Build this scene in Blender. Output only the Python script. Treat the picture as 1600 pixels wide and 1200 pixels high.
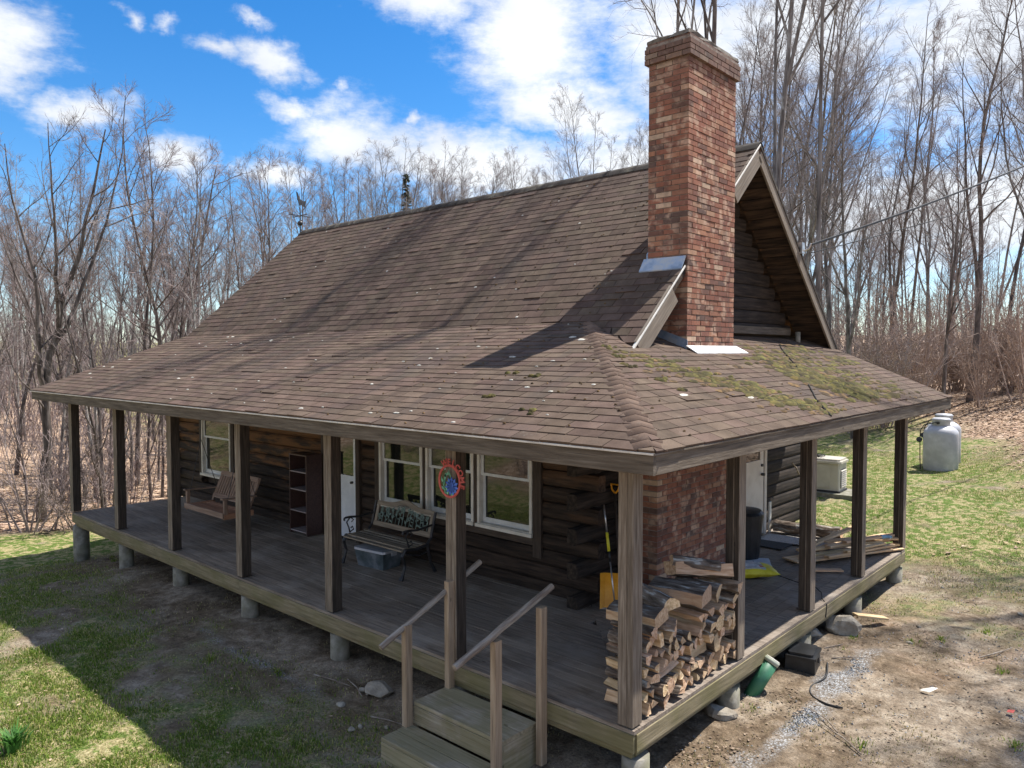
import bpy, math, random
import numpy as np
from mathutils import Vector, Matrix, noise as mnoise

# ------------------------------------------------------------------ scene, camera, sky, sun
S = bpy.context.scene
for o in list(bpy.data.objects): bpy.data.objects.remove(o)
COL = S.collection
rnd = random.Random(7)
R = math.radians

CAM = Vector((3.5047, -5.4416, 3.2364)); YAW, PITCH, ROLL, FPX = 0.7336, -0.041, -0.0014, 1189.17
def cam_axes():
    cy, sy, cp, sp = math.cos(YAW), math.sin(YAW), math.cos(PITCH), math.sin(PITCH)
    d = Vector((-sy*cp, cy*cp, sp)); r = Vector((cy, sy, 0)); u = r.cross(d)
    cr, sr = math.cos(ROLL), math.sin(ROLL)
    return cr*r+sr*u, -sr*r+cr*u, d
CR, CU, CD = cam_axes()
cam_d = bpy.data.cameras.new('camera'); cam = bpy.data.objects.new('camera', cam_d); COL.objects.link(cam)
m = Matrix((CR, CU, -CD)).transposed().to_4x4(); m.translation = CAM; cam.matrix_world = m
cam_d.sensor_width = 36; cam_d.lens = FPX/1600*36; cam_d.clip_end = 3000; cam_d.clip_start = .05
S.camera = cam

SUN_AZ, SUN_EL = R(21.5), R(58)          # azimuth from +y towards +x
sun_dir = Vector((math.sin(SUN_AZ)*math.cos(SUN_EL), math.cos(SUN_AZ)*math.cos(SUN_EL), math.sin(SUN_EL)))
sd = bpy.data.lights.new('sun', 'SUN'); sd.energy = 5.0; sd.angle = R(.53); sd.color = (1, .955, .89)
sun = bpy.data.objects.new('sun', sd); COL.objects.link(sun)
sun.rotation_euler = sun_dir.to_track_quat('Z', 'Y').to_euler(); sun.location = (5, 20, 30)
S.view_settings.view_transform = 'Standard'; S.view_settings.look = 'None'
S.view_settings.gamma = 1; S.view_settings.use_curve_mapping = False
S.view_settings.exposure = 0.86
S.cycles.max_bounces = 6; S.cycles.diffuse_bounces = 3; S.cycles.glossy_bounces = 3; S.cycles.transmission_bounces = 4
S.cycles.transparent_max_bounces = 6
S.cycles.use_denoising = True; S.cycles.sample_clamp_indirect = 4

W = bpy.data.worlds.new('World'); S.world = W; W.use_nodes = True
class NT:
    def __init__(s, t): s.t = t; s.n = t.nodes; s.l = t.links
    def node(s, typ, **kw):
        n = s.n.new(typ)
        for k, v in kw.items():
            if k == 'inp':
                for a, b in v.items():
                    if hasattr(b, 'is_output') or isinstance(b, bpy.types.NodeSocket): s.l.new(b, n.inputs[a])
                    else: n.inputs[a].default_value = b
            else: setattr(n, k, v)
        return n
    def math(s, op, a, b=0.0, c=None, clamp=False):
        inp = {0: a, 1: b}
        if c is not None: inp[2] = c
        return s.node('ShaderNodeMath', operation=op, use_clamp=clamp, inp=inp).outputs[0]
    def mix(s, f, a, b, blend='MIX'):
        n = s.node('ShaderNodeMix', data_type='RGBA', blend_type=blend)
        for k, v in ((0, f), (6, a), (7, b)):
            if isinstance(v, bpy.types.NodeSocket): s.l.new(v, n.inputs[k])
            else: n.inputs[k].default_value = (*v, 1) if isinstance(v, (tuple, list)) and len(v) == 3 else v
        return n.outputs[2]
    def noise(s, vec, scale, detail=4, rough=.55, dist=0.0, out=0):
        return s.node('ShaderNodeTexNoise', inp={'Vector': vec, 'Scale': scale, 'Detail': detail, 'Roughness': rough, 'Distortion': dist}).outputs[out]
    def ramp(s, f, stops, interp='LINEAR'):
        n = s.node('ShaderNodeValToRGB', inp={0: f}); cr = n.color_ramp; cr.interpolation = interp
        while len(cr.elements) < len(stops): cr.elements.new(.5)
        for e, (p, c) in zip(cr.elements, stops):
            e.position = p; e.color = (*c, 1) if len(c) == 3 else c
        return n.outputs[0]
    def smooth(s, v, lo, hi):
        n = s.node('ShaderNodeMapRange', interpolation_type='SMOOTHSTEP', inp={0: v, 1: lo, 2: hi}); return n.outputs[0]
    def maprange(s, v, a, b, c, d):
        return s.node('ShaderNodeMapRange', inp={0: v, 1: a, 2: b, 3: c, 4: d}).outputs[0]
    def mapping(s, vec, scale=(1, 1, 1), rot=(0, 0, 0), loc=(0, 0, 0)):
        return s.node('ShaderNodeMapping', inp={0: vec, 1: loc, 2: rot, 3: scale}).outputs[0]

def build_world():
    t = NT(W.node_tree); t.n.clear()
    out = t.node('ShaderNodeOutputWorld')
    sky = t.node('ShaderNodeTexSky', sky_type='NISHITA', sun_disc=False, sun_elevation=SUN_EL, sun_rotation=SUN_AZ,
                 altitude=300, air_density=1.0, dust_density=.25, ozone_density=3.0)
    hsv = t.node('ShaderNodeHueSaturation', inp={'Hue': .503, 'Saturation': 1.38, 'Value': 1.30, 'Color': sky.outputs[0]})
    D = t.node('ShaderNodeTexCoord').outputs['Generated']
    sx = t.node('ShaderNodeSeparateXYZ', inp={0: D})
    az = t.math('ARCTAN2', t.math('MULTIPLY', sx.outputs[0], -1.0), sx.outputs[1])     # 0 = +y, positive to the left (-x)
    el = t.math('ARCSINE', sx.outputs[2])
    # cloud banks: (azimuth, elevation, half width, half height, tilt) in degrees
    banks = [(40.5, 22.5, 6.2, 6.4, 0, 1), (48.8, 24.4, 5.8, 2.2, 12, .95), (38, 17.6, 7, 2.8, 14, 1), (29, 20.5, 5.5, 9, -38, 1), (22, 22, 9, 8, 0, 1), (8, 21, 15, 9, 0, 1), (-8, 19, 12, 10, 0, 1),
             (45, 13.7, 13.5, 2.7, 5, 1), (54.2, 15.4, 4.0, 3.4, 25, .9), (33, 13.5, 9, 3.2, 0, 1), (12, 9, 20, 4.4, 0, 1), (59, 12.5, 2.9, 1.7, 0, .9), (65.6, 12.9, 2.9, 2.1, 0, .9),
             (76.5, 18.0, 5.0, 3.3, -25, 1), (71.3, 15.2, 3.6, 1.8, -12, .85), (63, 20.5, 3.4, 1.5, 10, .58), (59.3, 19.9, 4.2, 1.6, 12, .68), (68.3, 21.3, 1.8, 1.2, 30, .46), (66.2, 21.5, 2.0, 1.0, 0, .42),
             (58, 16.8, 2.6, 1.3, 14, .66), (54.6, 18.7, 1.5, 1.0, 0, .5), (60.5, 22.3, 2.4, 1.0, 15, .5), (49.6, 16.6, 1.3, 1.0, 0, .5)]
    warp = t.node('ShaderNodeTexNoise', inp={'Vector': D, 'Scale': 17.0, 'Detail': 5.0, 'Roughness': .6})
    wsep = t.node('ShaderNodeSeparateColor', inp={0: warp.outputs[1]})
    azw = t.math('ADD', az, t.math('MULTIPLY', t.math('SUBTRACT', wsep.outputs[0], .5), .075))
    elw = t.math('ADD', el, t.math('MULTIPLY', t.math('SUBTRACT', wsep.outputs[1], .5), .06))
    acc = None
    for a0, e0, sa, se, tl, ks in banks:
        da = t.math('SUBTRACT', azw, R(a0)); de = t.math('SUBTRACT', elw, R(e0))
        c, s_ = math.cos(R(tl)), math.sin(R(tl))
        u = t.math('ADD', t.math('MULTIPLY', da, c/R(sa)), t.math('MULTIPLY', de, s_/R(sa)))
        v = t.math('ADD', t.math('MULTIPLY', da, -s_/R(se)), t.math('MULTIPLY', de, c/R(se)))
        r = t.math('SUBTRACT', ks, t.math('SQRT', t.math('ADD', t.math('MULTIPLY', u, u), t.math('MULTIPLY', v, v))))
        acc = r if acc is None else t.math('MAXIMUM', acc, r)
    # scattered cloud round the unseen rest of the sky, cover raised for whiter fill light
    outside = t.math('MAXIMUM', t.smooth(t.math('ABSOLUTE', t.math('SUBTRACT', az, R(42))), R(44), R(60)), t.smooth(el, R(30), R(40)))
    gen = t.math('MULTIPLY', t.math('SUBTRACT', t.noise(t.mapping(D, (1, 1, 1.6)), 2.6, 3), .455), 4.0)
    gen = t.math('SUBTRACT', t.math('ADD', gen, 1.2), t.math('MULTIPLY', t.math('SUBTRACT', 1.0, outside), 9.0))
    gen = t.math('SUBTRACT', gen, 1.2)
    acc = t.math('MAXIMUM', t.math('MAXIMUM', acc, -1.0), gen)
    fine = t.noise(t.mapping(D, (1, 1, 2.6)), 13, 11, .68)
    dens = t.math('ADD', acc, t.math('MULTIPLY', t.math('SUBTRACT', fine, .5), 1.5))
    cov = t.smooth(dens, -.20, .72)
    body = t.noise(t.mapping(D, (1, 1, 1.6)), 6, 5, .55)
    ccol = t.ramp(t.math('ADD', body, t.math('MULTIPLY', dens, -.10)), [(.30, (7.6, 7.75, 7.9)), (.62, (6.0, 6.3, 6.8))])
    veil = t.math('MULTIPLY', t.smooth(el, R(12), R(-1)), .26)
    base = t.mix(veil, hsv.outputs[0], (5.2, 6.2, 7.4))
    col = t.mix(t.math('MULTIPLY', cov, .95), base, ccol)
    bg = t.node('ShaderNodeBackground', inp={0: col, 1: 0.08})
    t.l.new(bg.outputs[0], out.inputs[0])
build_world()

# ------------------------------------------------------------------ helpers
WM = {}
def setparent(o, parent, mw):
    WM[o.name] = mw.copy()
    if parent is None: o.matrix_basis = mw
    else:
        o.parent = parent; o.matrix_parent_inverse = Matrix.Identity(4)
        o.matrix_basis = WM[parent.name].inverted() @ mw
def tag(o, label=None, cat=None, group=None, kind=None):
    for k, v in (('label', label), ('category', cat), ('group', group), ('kind', kind)):
        if v: o[k] = v
    return o
def thing(name, loc, label, cat, group=None, rotz=0.0):
    o = bpy.data.objects.new(name, None); o.empty_display_size = .2; COL.objects.link(o)
    setparent(o, None, Matrix.Translation(loc) @ Matrix.Rotation(rotz, 4, 'Z'))
    return tag(o, label, cat, group)
def link(name, me, parent=None, mw=None):
    o = bpy.data.objects.new(name, me); COL.objects.link(o)
    setparent(o, parent, mw if mw is not None else Matrix.Identity(4)); return o

class MB:
    def __init__(s): s.v = []; s.f = []; s.mi = []; s.cur = 0
    def add(s, verts, faces, mi=None):
        n = len(s.v); s.v.extend(tuple(v) for v in verts)
        for f in faces: s.f.append(tuple(i+n for i in f)); s.mi.append(s.cur if mi is None else mi)
    def box(s, x0, x1, y0, y1, z0, z1, M=None, mi=None):
        v = [Vector((x, y, z)) for z in (z0, z1) for x, y in ((x0, y0), (x1, y0), (x1, y1), (x0, y1))]
        if M: v = [M @ p for p in v]
        s.add(v, [(3, 2, 1, 0), (4, 5, 6, 7), (0, 1, 5, 4), (1, 2, 6, 5), (2, 3, 7, 6), (3, 0, 4, 7)], mi)
    def prism(s, poly, axis_a, axis_b, origin, ext, mi=None):
        """poly (a,b) pairs counter-clockwise in the axis_a/axis_b frame, swept along ext"""
        A, B, O, E = Vector(axis_a), Vector(axis_b), Vector(origin), Vector(ext)
        n = len(poly); v = [O+A*a+B*b for a, b in poly]; v += [p+E for p in v]
        s.add(v, [tuple(range(n))[::-1], tuple(range(n, 2*n))]+[(i, (i+1) % n, (i+1) % n+n, i+n) for i in range(n)], mi)
    def tube(s, pts, rad, n=6, cap=True, mi=None):
        pts = [Vector(p) for p in pts]; k = len(pts)
        if not isinstance(rad, (list, tuple)): rad = [rad]*k
        v = []; up = None
        for i, p in enumerate(pts):
            d = (pts[min(i+1, k-1)]-pts[max(i-1, 0)])
            if d.length < 1e-9: d = Vector((0, 0, 1))
            d.normalize()
            if up is None: up = d.orthogonal().normalized()
            else:
                up = up-d*up.dot(d)
                up = up.normalized() if up.length > 1e-6 else d.orthogonal().normalized()
            w = d.cross(up)
            for j in range(n):
                a = 2*math.pi*j/n; v.append(p+(up*math.cos(a)+w*math.sin(a))*rad[i])
        f = []
        for i in range(k-1):
            for j in range(n): f.append((i*n+j, i*n+(j+1) % n, (i+1)*n+(j+1) % n, (i+1)*n+j))
        if cap: f.append(tuple(range(n))[::-1]); f.append(tuple(range((k-1)*n, k*n)))
        s.add(v, f, mi)
    def lathe(s, prof, n=24, c=(0, 0, 0), mi=None, M=None):
        v = []; k = len(prof)
        for r, z in prof:
            for j in range(n):
                a = 2*math.pi*j/n; p = Vector((c[0]+r*math.cos(a), c[1]+r*math.sin(a), c[2]+z)); v.append(M @ p if M else p)
        f = [(i*n+j, i*n+(j+1) % n, (i+1)*n+(j+1) % n, (i+1)*n+j) for i in range(k-1) for j in range(n)]
        f += [tuple(range(n))[::-1], tuple(range((k-1)*n, k*n))]
        s.add(v, f, mi)
    def mesh(s, name, mats, smooth=False):
        me = bpy.data.meshes.new(name); me.from_pydata(s.v, [], s.f)
        for mt in (mats if isinstance(mats, (list, tuple)) else [mats]): me.materials.append(mt)
        if any(s.mi): me.polygons.foreach_set('material_index', s.mi)
        if smooth: me.polygons.foreach_set('use_smooth', [True]*len(s.f))
        me.update(); return me
    def build(s, name, mats, parent=None, mw=None, smooth=False):
        return link(name, s.mesh(name, mats, smooth), parent, mw)

def frame(p0, p1, up=(0, 0, 1)):
    """matrix at p0 with local X towards p1, Z near up"""
    p0, p1 = Vector(p0), Vector(p1); x = (p1-p0).normalized(); u = Vector(up)
    z = (u-x*u.dot(x)); z = z.normalized() if z.length > 1e-5 else x.orthogonal().normalized()
    y = z.cross(x); M = Matrix((x, y, z)).transposed().to_4x4(); M.translation = p0
    return M, (p1-p0).length
def chamfer_section(w, h, c):
    return [(-w/2+c, -h/2), (w/2-c, -h/2), (w/2, -h/2+c), (w/2, h/2-c), (w/2-c, h/2), (-w/2+c, h/2), (-w/2, h/2-c), (-w/2, -h/2+c)]
def bar(name, mt, parent, p0, p1, w, h, up=(0, 0, 1), c=None, wob=0.0):
    """a chamfered board from p0 to p1 (its axis), w across, h along up"""
    M, L = frame(p0, p1, up); c = min(w, h)*.12 if c is None else c
    sec = chamfer_section(w, h, c); mb = MB(); n = len(sec); segs = 1 if not wob else max(2, int(L/.5))
    v = []
    for i in range(segs+1):
        ox = wob*(rnd.random()-.5) if 0 < i < segs else 0; oz = wob*(rnd.random()-.5) if 0 < i < segs else 0
        v += [(L*i/segs, a+ox, b+oz) for a, b in sec]
    f = [tuple(range(n))[::-1], tuple(range(segs*n, segs*n+n))]
    for i in range(segs):
        f += [(i*n+j, i*n+(j+1) % n, (i+1)*n+(j+1) % n, (i+1)*n+j) for j in range(n)]
    mb.add(v, f)
    return mb.build(name, mt, parent, M)
def wbox(name, mt, parent, x0, x1, y0, y1, z0, z1):
    """a box with its object origin at its own centre"""
    c = Vector(((x0+x1)/2, (y0+y1)/2, (z0+z1)/2)); mb = MB()
    mb.box(x0-c.x, x1-c.x, y0-c.y, y1-c.y, z0-c.z, z1-c.z)
    return mb.build(name, mt, parent, Matrix.Translation(c))
def cyl(name, mt, parent, p0, p1, r0, r1=None, n=12, smooth=True):
    mb = MB(); M, L = frame(p0, p1); mb.tube([(0, 0, 0), (L, 0, 0)], [r0, r0 if r1 is None else r1], n)
    me = mb.mesh(name, mt)
    if smooth: me.polygons.foreach_set('use_smooth', [len(p.vertices) == 4 for p in me.polygons])
    return link(name, me, parent, M)

# ------------------------------------------------------------------ materials
MATS = {}
GRAIN = (.9, 14, 14)
def mat(name, stops, scale=6.0, stretch=(1, 1, 1), rough=.8, var=.25, bump=.3, bumpscale=None, detail=6, spec=.3,
        metal=0.0, hue=0.0, trans=0.0, coord='Object', blotch=None, bdist=.01, extra=None):
    M = bpy.data.materials.new(name); M.use_nodes = True; t = NT(M.node_tree); t.n.clear()
    out = t.node('ShaderNodeOutputMaterial'); bs = t.node('ShaderNodeBsdfPrincipled')
    t.l.new(bs.outputs[0], out.inputs[0])
    geo = t.node('ShaderNodeNewGeometry'); oi = t.node('ShaderNodeObjectInfo')
    rv = t.math('FRACT', t.math('ADD', oi.outputs['Random'], geo.outputs['Random Per Island']))
    co = geo.outputs['Position'] if coord == 'World' else t.node('ShaderNodeTexCoord').outputs['Object']
    off = t.node('ShaderNodeCombineXYZ', inp={0: t.math('MULTIPLY', rv, 37.0), 1: t.math('MULTIPLY', rv, 11.0), 2: t.math('MULTIPLY', rv, 23.0)}).outputs[0]
    v = t.node('ShaderNodeVectorMath', operation='ADD', inp={0: co, 1: off}).outputs[0]
    v = t.mapping(v, stretch)
    n = t.math('ADD', t.math('MULTIPLY', t.math('SUBTRACT', t.noise(v, scale, detail, .6), .5), 1.45 if stretch is GRAIN else 2.1), .52)
    col = t.ramp(n, stops)
    if blotch:
        bc, bs_, lo, hi = blotch[:4]
        bm = t.smooth(t.noise(t.mapping(co, blotch[4]) if len(blotch) > 4 else co, bs_, 4, .6), lo, hi)
        col = t.mix(bm, col, bc)
    if stretch is GRAIN:
        chk = t.smooth(t.noise(t.mapping(v, (.7, 3.2, 3.2)), scale, 3, .5), .60, .68)
        col = t.mix(t.math('MULTIPLY', chk, .55), col, tuple(c*.42 for c in stops[0][1]))
        kn = t.node('ShaderNodeTexVoronoi', inp={'Vector': t.mapping(v, (1.6, .22, .22)), 'Scale': 1.5}).outputs[0]
        col = t.mix(t.math('MULTIPLY', t.smooth(kn, .085, .03), .75), col, tuple(c*.4 for c in stops[0][1]))
    if extra: col = extra(t, col, co, geo, rv)
    h = t.node('ShaderNodeHueSaturation', inp={'Color': col, 'Value': t.maprange(rv, 0, 1, 1-var, 1+var),
               'Hue': t.maprange(t.math('FRACT', t.math('MULTIPLY', rv, 7.3)), 0, 1, .5-hue, .5+hue)})
    t.l.new(h.outputs[0], bs.inputs['Base Color'])
    if trans:
        tr = t.node('ShaderNodeBsdfTranslucent', inp={0: h.outputs[0]}); mx = t.node('ShaderNodeMixShader', inp={0: trans, 1: bs.outputs[0], 2: tr.outputs[0]}); t.l.new(mx.outputs[0], out.inputs[0])
    bs.inputs['Roughness'].default_value = rough; bs.inputs['Specular IOR Level'].default_value = spec; bs.inputs['Metallic'].default_value = metal
    if bump:
        nb = t.noise(v, bumpscale or scale*2, 5, .65)
        b = t.node('ShaderNodeBump', inp={'Strength': bump, 'Distance': bdist, 'Height': nb}); t.l.new(b.outputs[0], bs.inputs['Normal'])
    M['nt'] = 1; MATS[name] = M; return M

def algae(t, col, co, geo, rv):
    m_ = t.smooth(t.noise(geo.outputs['Position'], 1.3, 4, .6), .40, .62)
    return t.mix(t.math('MULTIPLY', m_, .5), col, (.125, .12, .042))
def orange_wear(t, col, co, geo, rv):
    p = geo.outputs['Position']; z = t.node('ShaderNodeSeparateXYZ', inp={0: p}).outputs[2]
    nz = t.noise(t.mapping(p, (.55, .55, 3.2)), 2.4, 5, .6)
    fresh = t.math('MULTIPLY', t.smooth(t.math('ADD', t.math('MULTIPLY', nz, 2.2), t.math('MULTIPLY', z, .52)), 1.62, 2.05), t.math('MULTIPLY', t.smooth(z, 2.7, 2.5), t.maprange(t.smooth(t.node('ShaderNodeSeparateXYZ', inp={0: p}).outputs[0], -7.6, -8.4), 0, 1, .28, 1)))
    return t.mix(t.math('MULTIPLY', fresh, .68), col, (.24, .115, .045))
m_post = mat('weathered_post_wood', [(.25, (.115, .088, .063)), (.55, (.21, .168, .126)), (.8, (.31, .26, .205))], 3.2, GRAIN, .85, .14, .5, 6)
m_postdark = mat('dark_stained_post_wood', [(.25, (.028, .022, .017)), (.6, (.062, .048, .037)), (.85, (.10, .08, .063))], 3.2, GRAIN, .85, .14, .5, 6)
m_fascia = mat('weathered_fascia_wood', [(.25, (.072, .055, .039)), (.6, (.14, .112, .082)), (.85, (.205, .172, .135))], 2.4, GRAIN, .85, .15, .45, 6)
m_barge = mat('barge_wood', [(.2, (.13, .10, .074)), (.5, (.20, .165, .125)), (.85, (.27, .23, .185))], 2.4, GRAIN, .85, .08, .35, 6)
m_rim = mat('algae_rim_wood', [(.25, (.15, .125, .075)), (.6, (.235, .195, .118)), (.85, (.30, .255, .17))], 2.6, GRAIN, .85, .1, .45, 6, extra=algae)
def deckwear(t, col, co, geo, rv):
    m_ = t.smooth(t.noise(geo.outputs['Position'], .8, 5, .65), .48, .64)
    return t.mix(t.math('MULTIPLY', m_, .5), col, (.38, .335, .285))
m_deck = mat('deck_wood', [(.2, (.115, .09, .068)), (.5, (.225, .18, .14)), (.85, (.34, .285, .23))], 2.6, GRAIN, .75, .16, .4, 6, extra=deckwear, spec=.35)
m_newwood = mat('fresh_lumber', [(.3, (.52, .335, .18)), (.6, (.68, .48, .285)), (.85, (.76, .58, .38))], 2.2, GRAIN, .75, .16, .2, 8, hue=.012)
m_rail = mat('rail_post_wood', [(.3, (.26, .185, .12)), (.6, (.37, .275, .185)), (.85, (.44, .345, .25))], 2.2, GRAIN, .8, .08, .3, 8)
def step_algae(t, col, co, geo, rv):
    m_ = t.smooth(t.noise(geo.outputs['Position'], 2.6, 4, .6), .36, .58)
    return t.mix(t.math('MULTIPLY', m_, .5), col, (.20, .18, .07))
m_tread = mat('tread_wood', [(.2, (.20, .165, .115)), (.5, (.33, .28, .205)), (.85, (.45, .395, .305))], 2.4, GRAIN, .85, .12, .45, 6, extra=step_algae)
m_log = mat('weathered_log', [(.25, (.020, .014, .011)), (.55, (.042, .029, .021)), (.85, (.072, .05, .035))], 2.6, (.7, 8, 8), .85, .18, .5, 5, extra=orange_wear)
m_gablelog = mat('gable_log', [(.25, (.018, .014, .011)), (.55, (.036, .027, .021)), (.85, (.06, .045, .034))], 2.6, (.7, 8, 8), .9, .15, .5, 5)
m_casing = mat('dark_casing_wood', [(.3, (.045, .033, .026)), (.7, (.09, .068, .052))], 2.6, GRAIN, .8, .12, .3, 6)
m_soffit = mat('soffit_wood', [(.3, (.028, .02, .015)), (.55, (.055, .036, .024)), (.8, (.09, .058, .035))], 2.2, (.8, 6, 6), .85, .2, .3, 6,
               blotch=((.25, .115, .042), .8, .56, .66, (1, 1, 1)))
m_white = mat('white_trim_paint', [(.3, (.60, .57, .50)), (.7, (.74, .71, .64))], 5, (1, 1, 1), .5, .04, .08, spec=.4)
m_sash = mat('vinyl_sash', [(.3, (.55, .57, .57)), (.7, (.66, .68, .68))], 5, (1, 1, 1), .4, .03, 0, spec=.5)
m_doorw = mat('white_door_paint', [(.3, (.62, .66, .70)), (.7, (.74, .78, .82))], 3, (1, 1, 1), .4, .03, .05, spec=.5)
m_doorc = mat('cream_door_paint', [(.3, (.62, .54, .44)), (.7, (.72, .64, .54))], 3, (1, 1, 1), .5, .03, .05, spec=.4)
m_concrete = mat('concrete', [(.3, (.17, .155, .12)), (.6, (.25, .232, .19)), (.8, (.31, .29, .25))], 7, (1, 1, 1), .9, .08, .4, extra=lambda t, c, co, g, r: t.mix(t.math('MULTIPLY', t.smooth(t.noise(co, 3, 4), .45, .7), .5), c, (.16, .16, .09)))
m_mortar = mat('mortar', [(.3, (.165, .13, .105)), (.7, (.26, .215, .18))], 14, (1, 1, 1), .95, 0, .4, coord='World')
def brickcol(t, col, co, geo, rv):
    pick = t.ramp(t.math('FRACT', t.math('MULTIPLY', rv, 5.77)), [(0, (.265, .112, .070)), (.2, (.235, .097, .063)), (.36, (.285, .135, .084)), (.50, (.205, .092, .064)),
                  (.66, (.165, .085, .062)), (.76, (.125, .078, .062)), (.80, (.31, .15, .09)), (.89, (.37, .22, .14)), (.955, (.43, .31, .215))], 'CONSTANT')
    flash = t.smooth(t.noise(geo.outputs['Position'], 6.5, 3, .5), .50, .66)
    c = t.mix(t.math('MULTIPLY', flash, .62), pick, (.54, .38, .27))
    dark = t.smooth(t.noise(t.mapping(geo.outputs['Position'], (.8, .8, .8)), 2.0, 3), .55, .7)
    c = t.mix(t.math('MULTIPLY', dark, .55), c, (.10, .06, .045))
    z = t.node('ShaderNodeSeparateXYZ', inp={0: geo.outputs['Position']}).outputs[2]
    soot = t.math('ADD', t.math('MULTIPLY', t.smooth(z, 6.5, 7.1), .28), t.math('MULTIPLY', t.smooth(z, 7.08, 7.2), .42))
    c = t.mix(soot, c, (.115, .085, .07))
    drip = t.smooth(t.noise(t.mapping(geo.outputs['Position'], (5, 5, .5)), 1.6, 4, .6), .54, .70)
    c = t.mix(t.math('MULTIPLY', drip, .4), c, (.09, .065, .055))
    return t.mix(.5, c, col, 'MULTIPLY')
m_brick = mat('brick', [(.1, (.6, .58, .58)), (.5, (1, 1, 1)), (.9, (1.25, 1.2, 1.15))], 16, (1, 1, 1), .92, .12, .45, extra=brickcol, bdist=.004)
m_cap = mat('chimney_mortar_cap', [(.3, (.085, .075, .062)), (.7, (.17, .15, .125))], 9, (1, 1, 1), .95, 0, .6)
def shinglewear(t, col, co, geo, rv):
    p = geo.outputs['Position']
    gran = t.noise(p, 210, 2, .6)
    c = t.mix(.55, col, t.ramp(gran, [(.3, (.42, .40, .38)), (.5, (.95, .95, .95)), (.72, (1.6, 1.55, 1.5))]), 'MULTIPLY')
    streak = t.smooth(t.noise(t.mapping(p, (1.1, .22, .22)), 1.7, 5, .6), .50, .70)
    c = t.mix(t.math('MULTIPLY', streak, .5), c, (.052, .040, .034))
    lich = t.smooth(t.noise(p, 9, 5, .7), .63, .70)
    return t.mix(t.math('MULTIPLY', lich, .22), c, (.30, .29, .25))
m_shingle = mat('asphalt_shingle', [(.2, (.062, .039, .026)), (.5, (.091, .060, .042)), (.85, (.124, .085, .061))], 2.4, (1, 1, 1), .92, .11, .5, 160,
                extra=shinglewear, bdist=.003, coord='World', hue=.012)
m_hip = mat('hip_cap_shingle', [(.2, (.105, .066, .046)), (.5, (.14, .092, .066)), (.85, (.18, .124, .092))], 3, (1, 1, 1), .92, .12, .5, 160,
            extra=shinglewear, bdist=.003, coord='World')  # lighter than the field shingles: their sunlit look is put into the colour
m_ridge = mat('ridge_cap_shingle', [(.3, (.03, .025, .021)), (.6, (.05, .042, .036)), (.8, (.11, .10, .078))], 4, (1, 1, 1), .95, .2, .5, 120, coord='World')
m_moss = mat('moss', [(.15, (.024, .018, .007)), (.5, (.062, .052, .013)), (.85, (.13, .105, .026))], 7, (1, 1, 1), .95, .3, .6, 60, coord='World', hue=.02)
m_mossd = mat('dry_moss', [(.3, (.045, .03, .016)), (.7, (.14, .085, .035))], 9, (1, 1, 1), .95, .35, .5, coord='World')
m_lichen = mat('lichen', [(.3, (.36, .345, .29)), (.7, (.56, .53, .46))], 20, (1, 1, 1), .9, .15, .3)
m_zinc = mat('zinc_flashing', [(.3, (.20, .27, .37)), (.6, (.33, .41, .52)), (.75, (.42, .45, .48))], 5, (1, 1, 1), .45, .05, .05, metal=.35, spec=.5)
m_flash = mat('white_flashing', [(.2, (.36, .34, .31)), (.5, (.58, .57, .55)), (.8, (.70, .70, .69))], 6, (1, 1, 1), .5, .03, .05, spec=.5)
m_drip = mat('drip_edge', [(.3, (.50, .46, .40)), (.7, (.66, .62, .55))], 5, (1, 1, 1), .5, .05, .05, spec=.5)
m_iron = mat('cast_iron', [(.3, (.014, .014, .016)), (.7, (.03, .03, .034))], 8, (1, 1, 1), .45, 0, .1, spec=.5)
m_black = mat('black_plastic', [(.3, (.010, .011, .013)), (.7, (.022, .024, .027))], 6, (1, 1, 1), .42, .1, .05, spec=.5)
m_cable = mat('black_cable', [(.3, (.012, .012, .012)), (.7, (.025, .025, .025))], 6, (1, 1, 1), .6, 0, 0)
m_benchwood = mat('bench_slat_wood', [(.3, (.20, .165, .125)), (.6, (.29, .245, .19)), (.85, (.36, .31, .25))], 3, GRAIN, .8, .12, .3, 6)
m_lattice = mat('green_iron_lattice', [(.3, (.11, .16, .14)), (.7, (.20, .27, .24))], 14, (1, 1, 1), .6, .25, .1)
m_swing = mat('swing_cedar', [(.3, (.20, .135, .10)), (.6, (.30, .21, .16)), (.85, (.39, .29, .225))], 2.6, GRAIN, .8, .14, .3, 6)
m_swingseat = mat('swing_seat_cedar', [(.3, (.36, .17, .10)), (.6, (.48, .255, .155)), (.85, (.55, .36, .25))], 2.6, GRAIN, .8, .16, .3, 6)
m_bookcase = mat('dark_laminate', [(.3, (.050, .027, .024)), (.7, (.085, .047, .04))], 3, GRAIN, .5, .05, .1, spec=.4)
m_shelftop = mat('worn_shelf_laminate', [(.3, (.26, .22, .22)), (.7, (.36, .31, .31))], 3, GRAIN, .6, .05, .1)
m_bin = mat('storage_bin_plastic', [(.3, (.05, .07, .075)), (.6, (.10, .125, .14)), (.75, (.17, .19, .21))], 4, (1, 1, 1), .3, .05, 0, spec=.5)
m_binlid = mat('storage_bin_lid_plastic', [(.3, (.36, .38, .42)), (.7, (.48, .50, .54))], 4, (1, 1, 1), .35, .05, 0, spec=.5)
m_red = mat('red_sign_paint', [(.3, (.40, .06, .05)), (.7, (.50, .095, .08))], 8, (1, 1, 1), .5, .05, .1)
m_blue = mat('blue_sign_paint', [(.3, (.04, .10, .42)), (.7, (.08, .18, .58))], 8, (1, 1, 1), .5, .1, .1)
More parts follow.
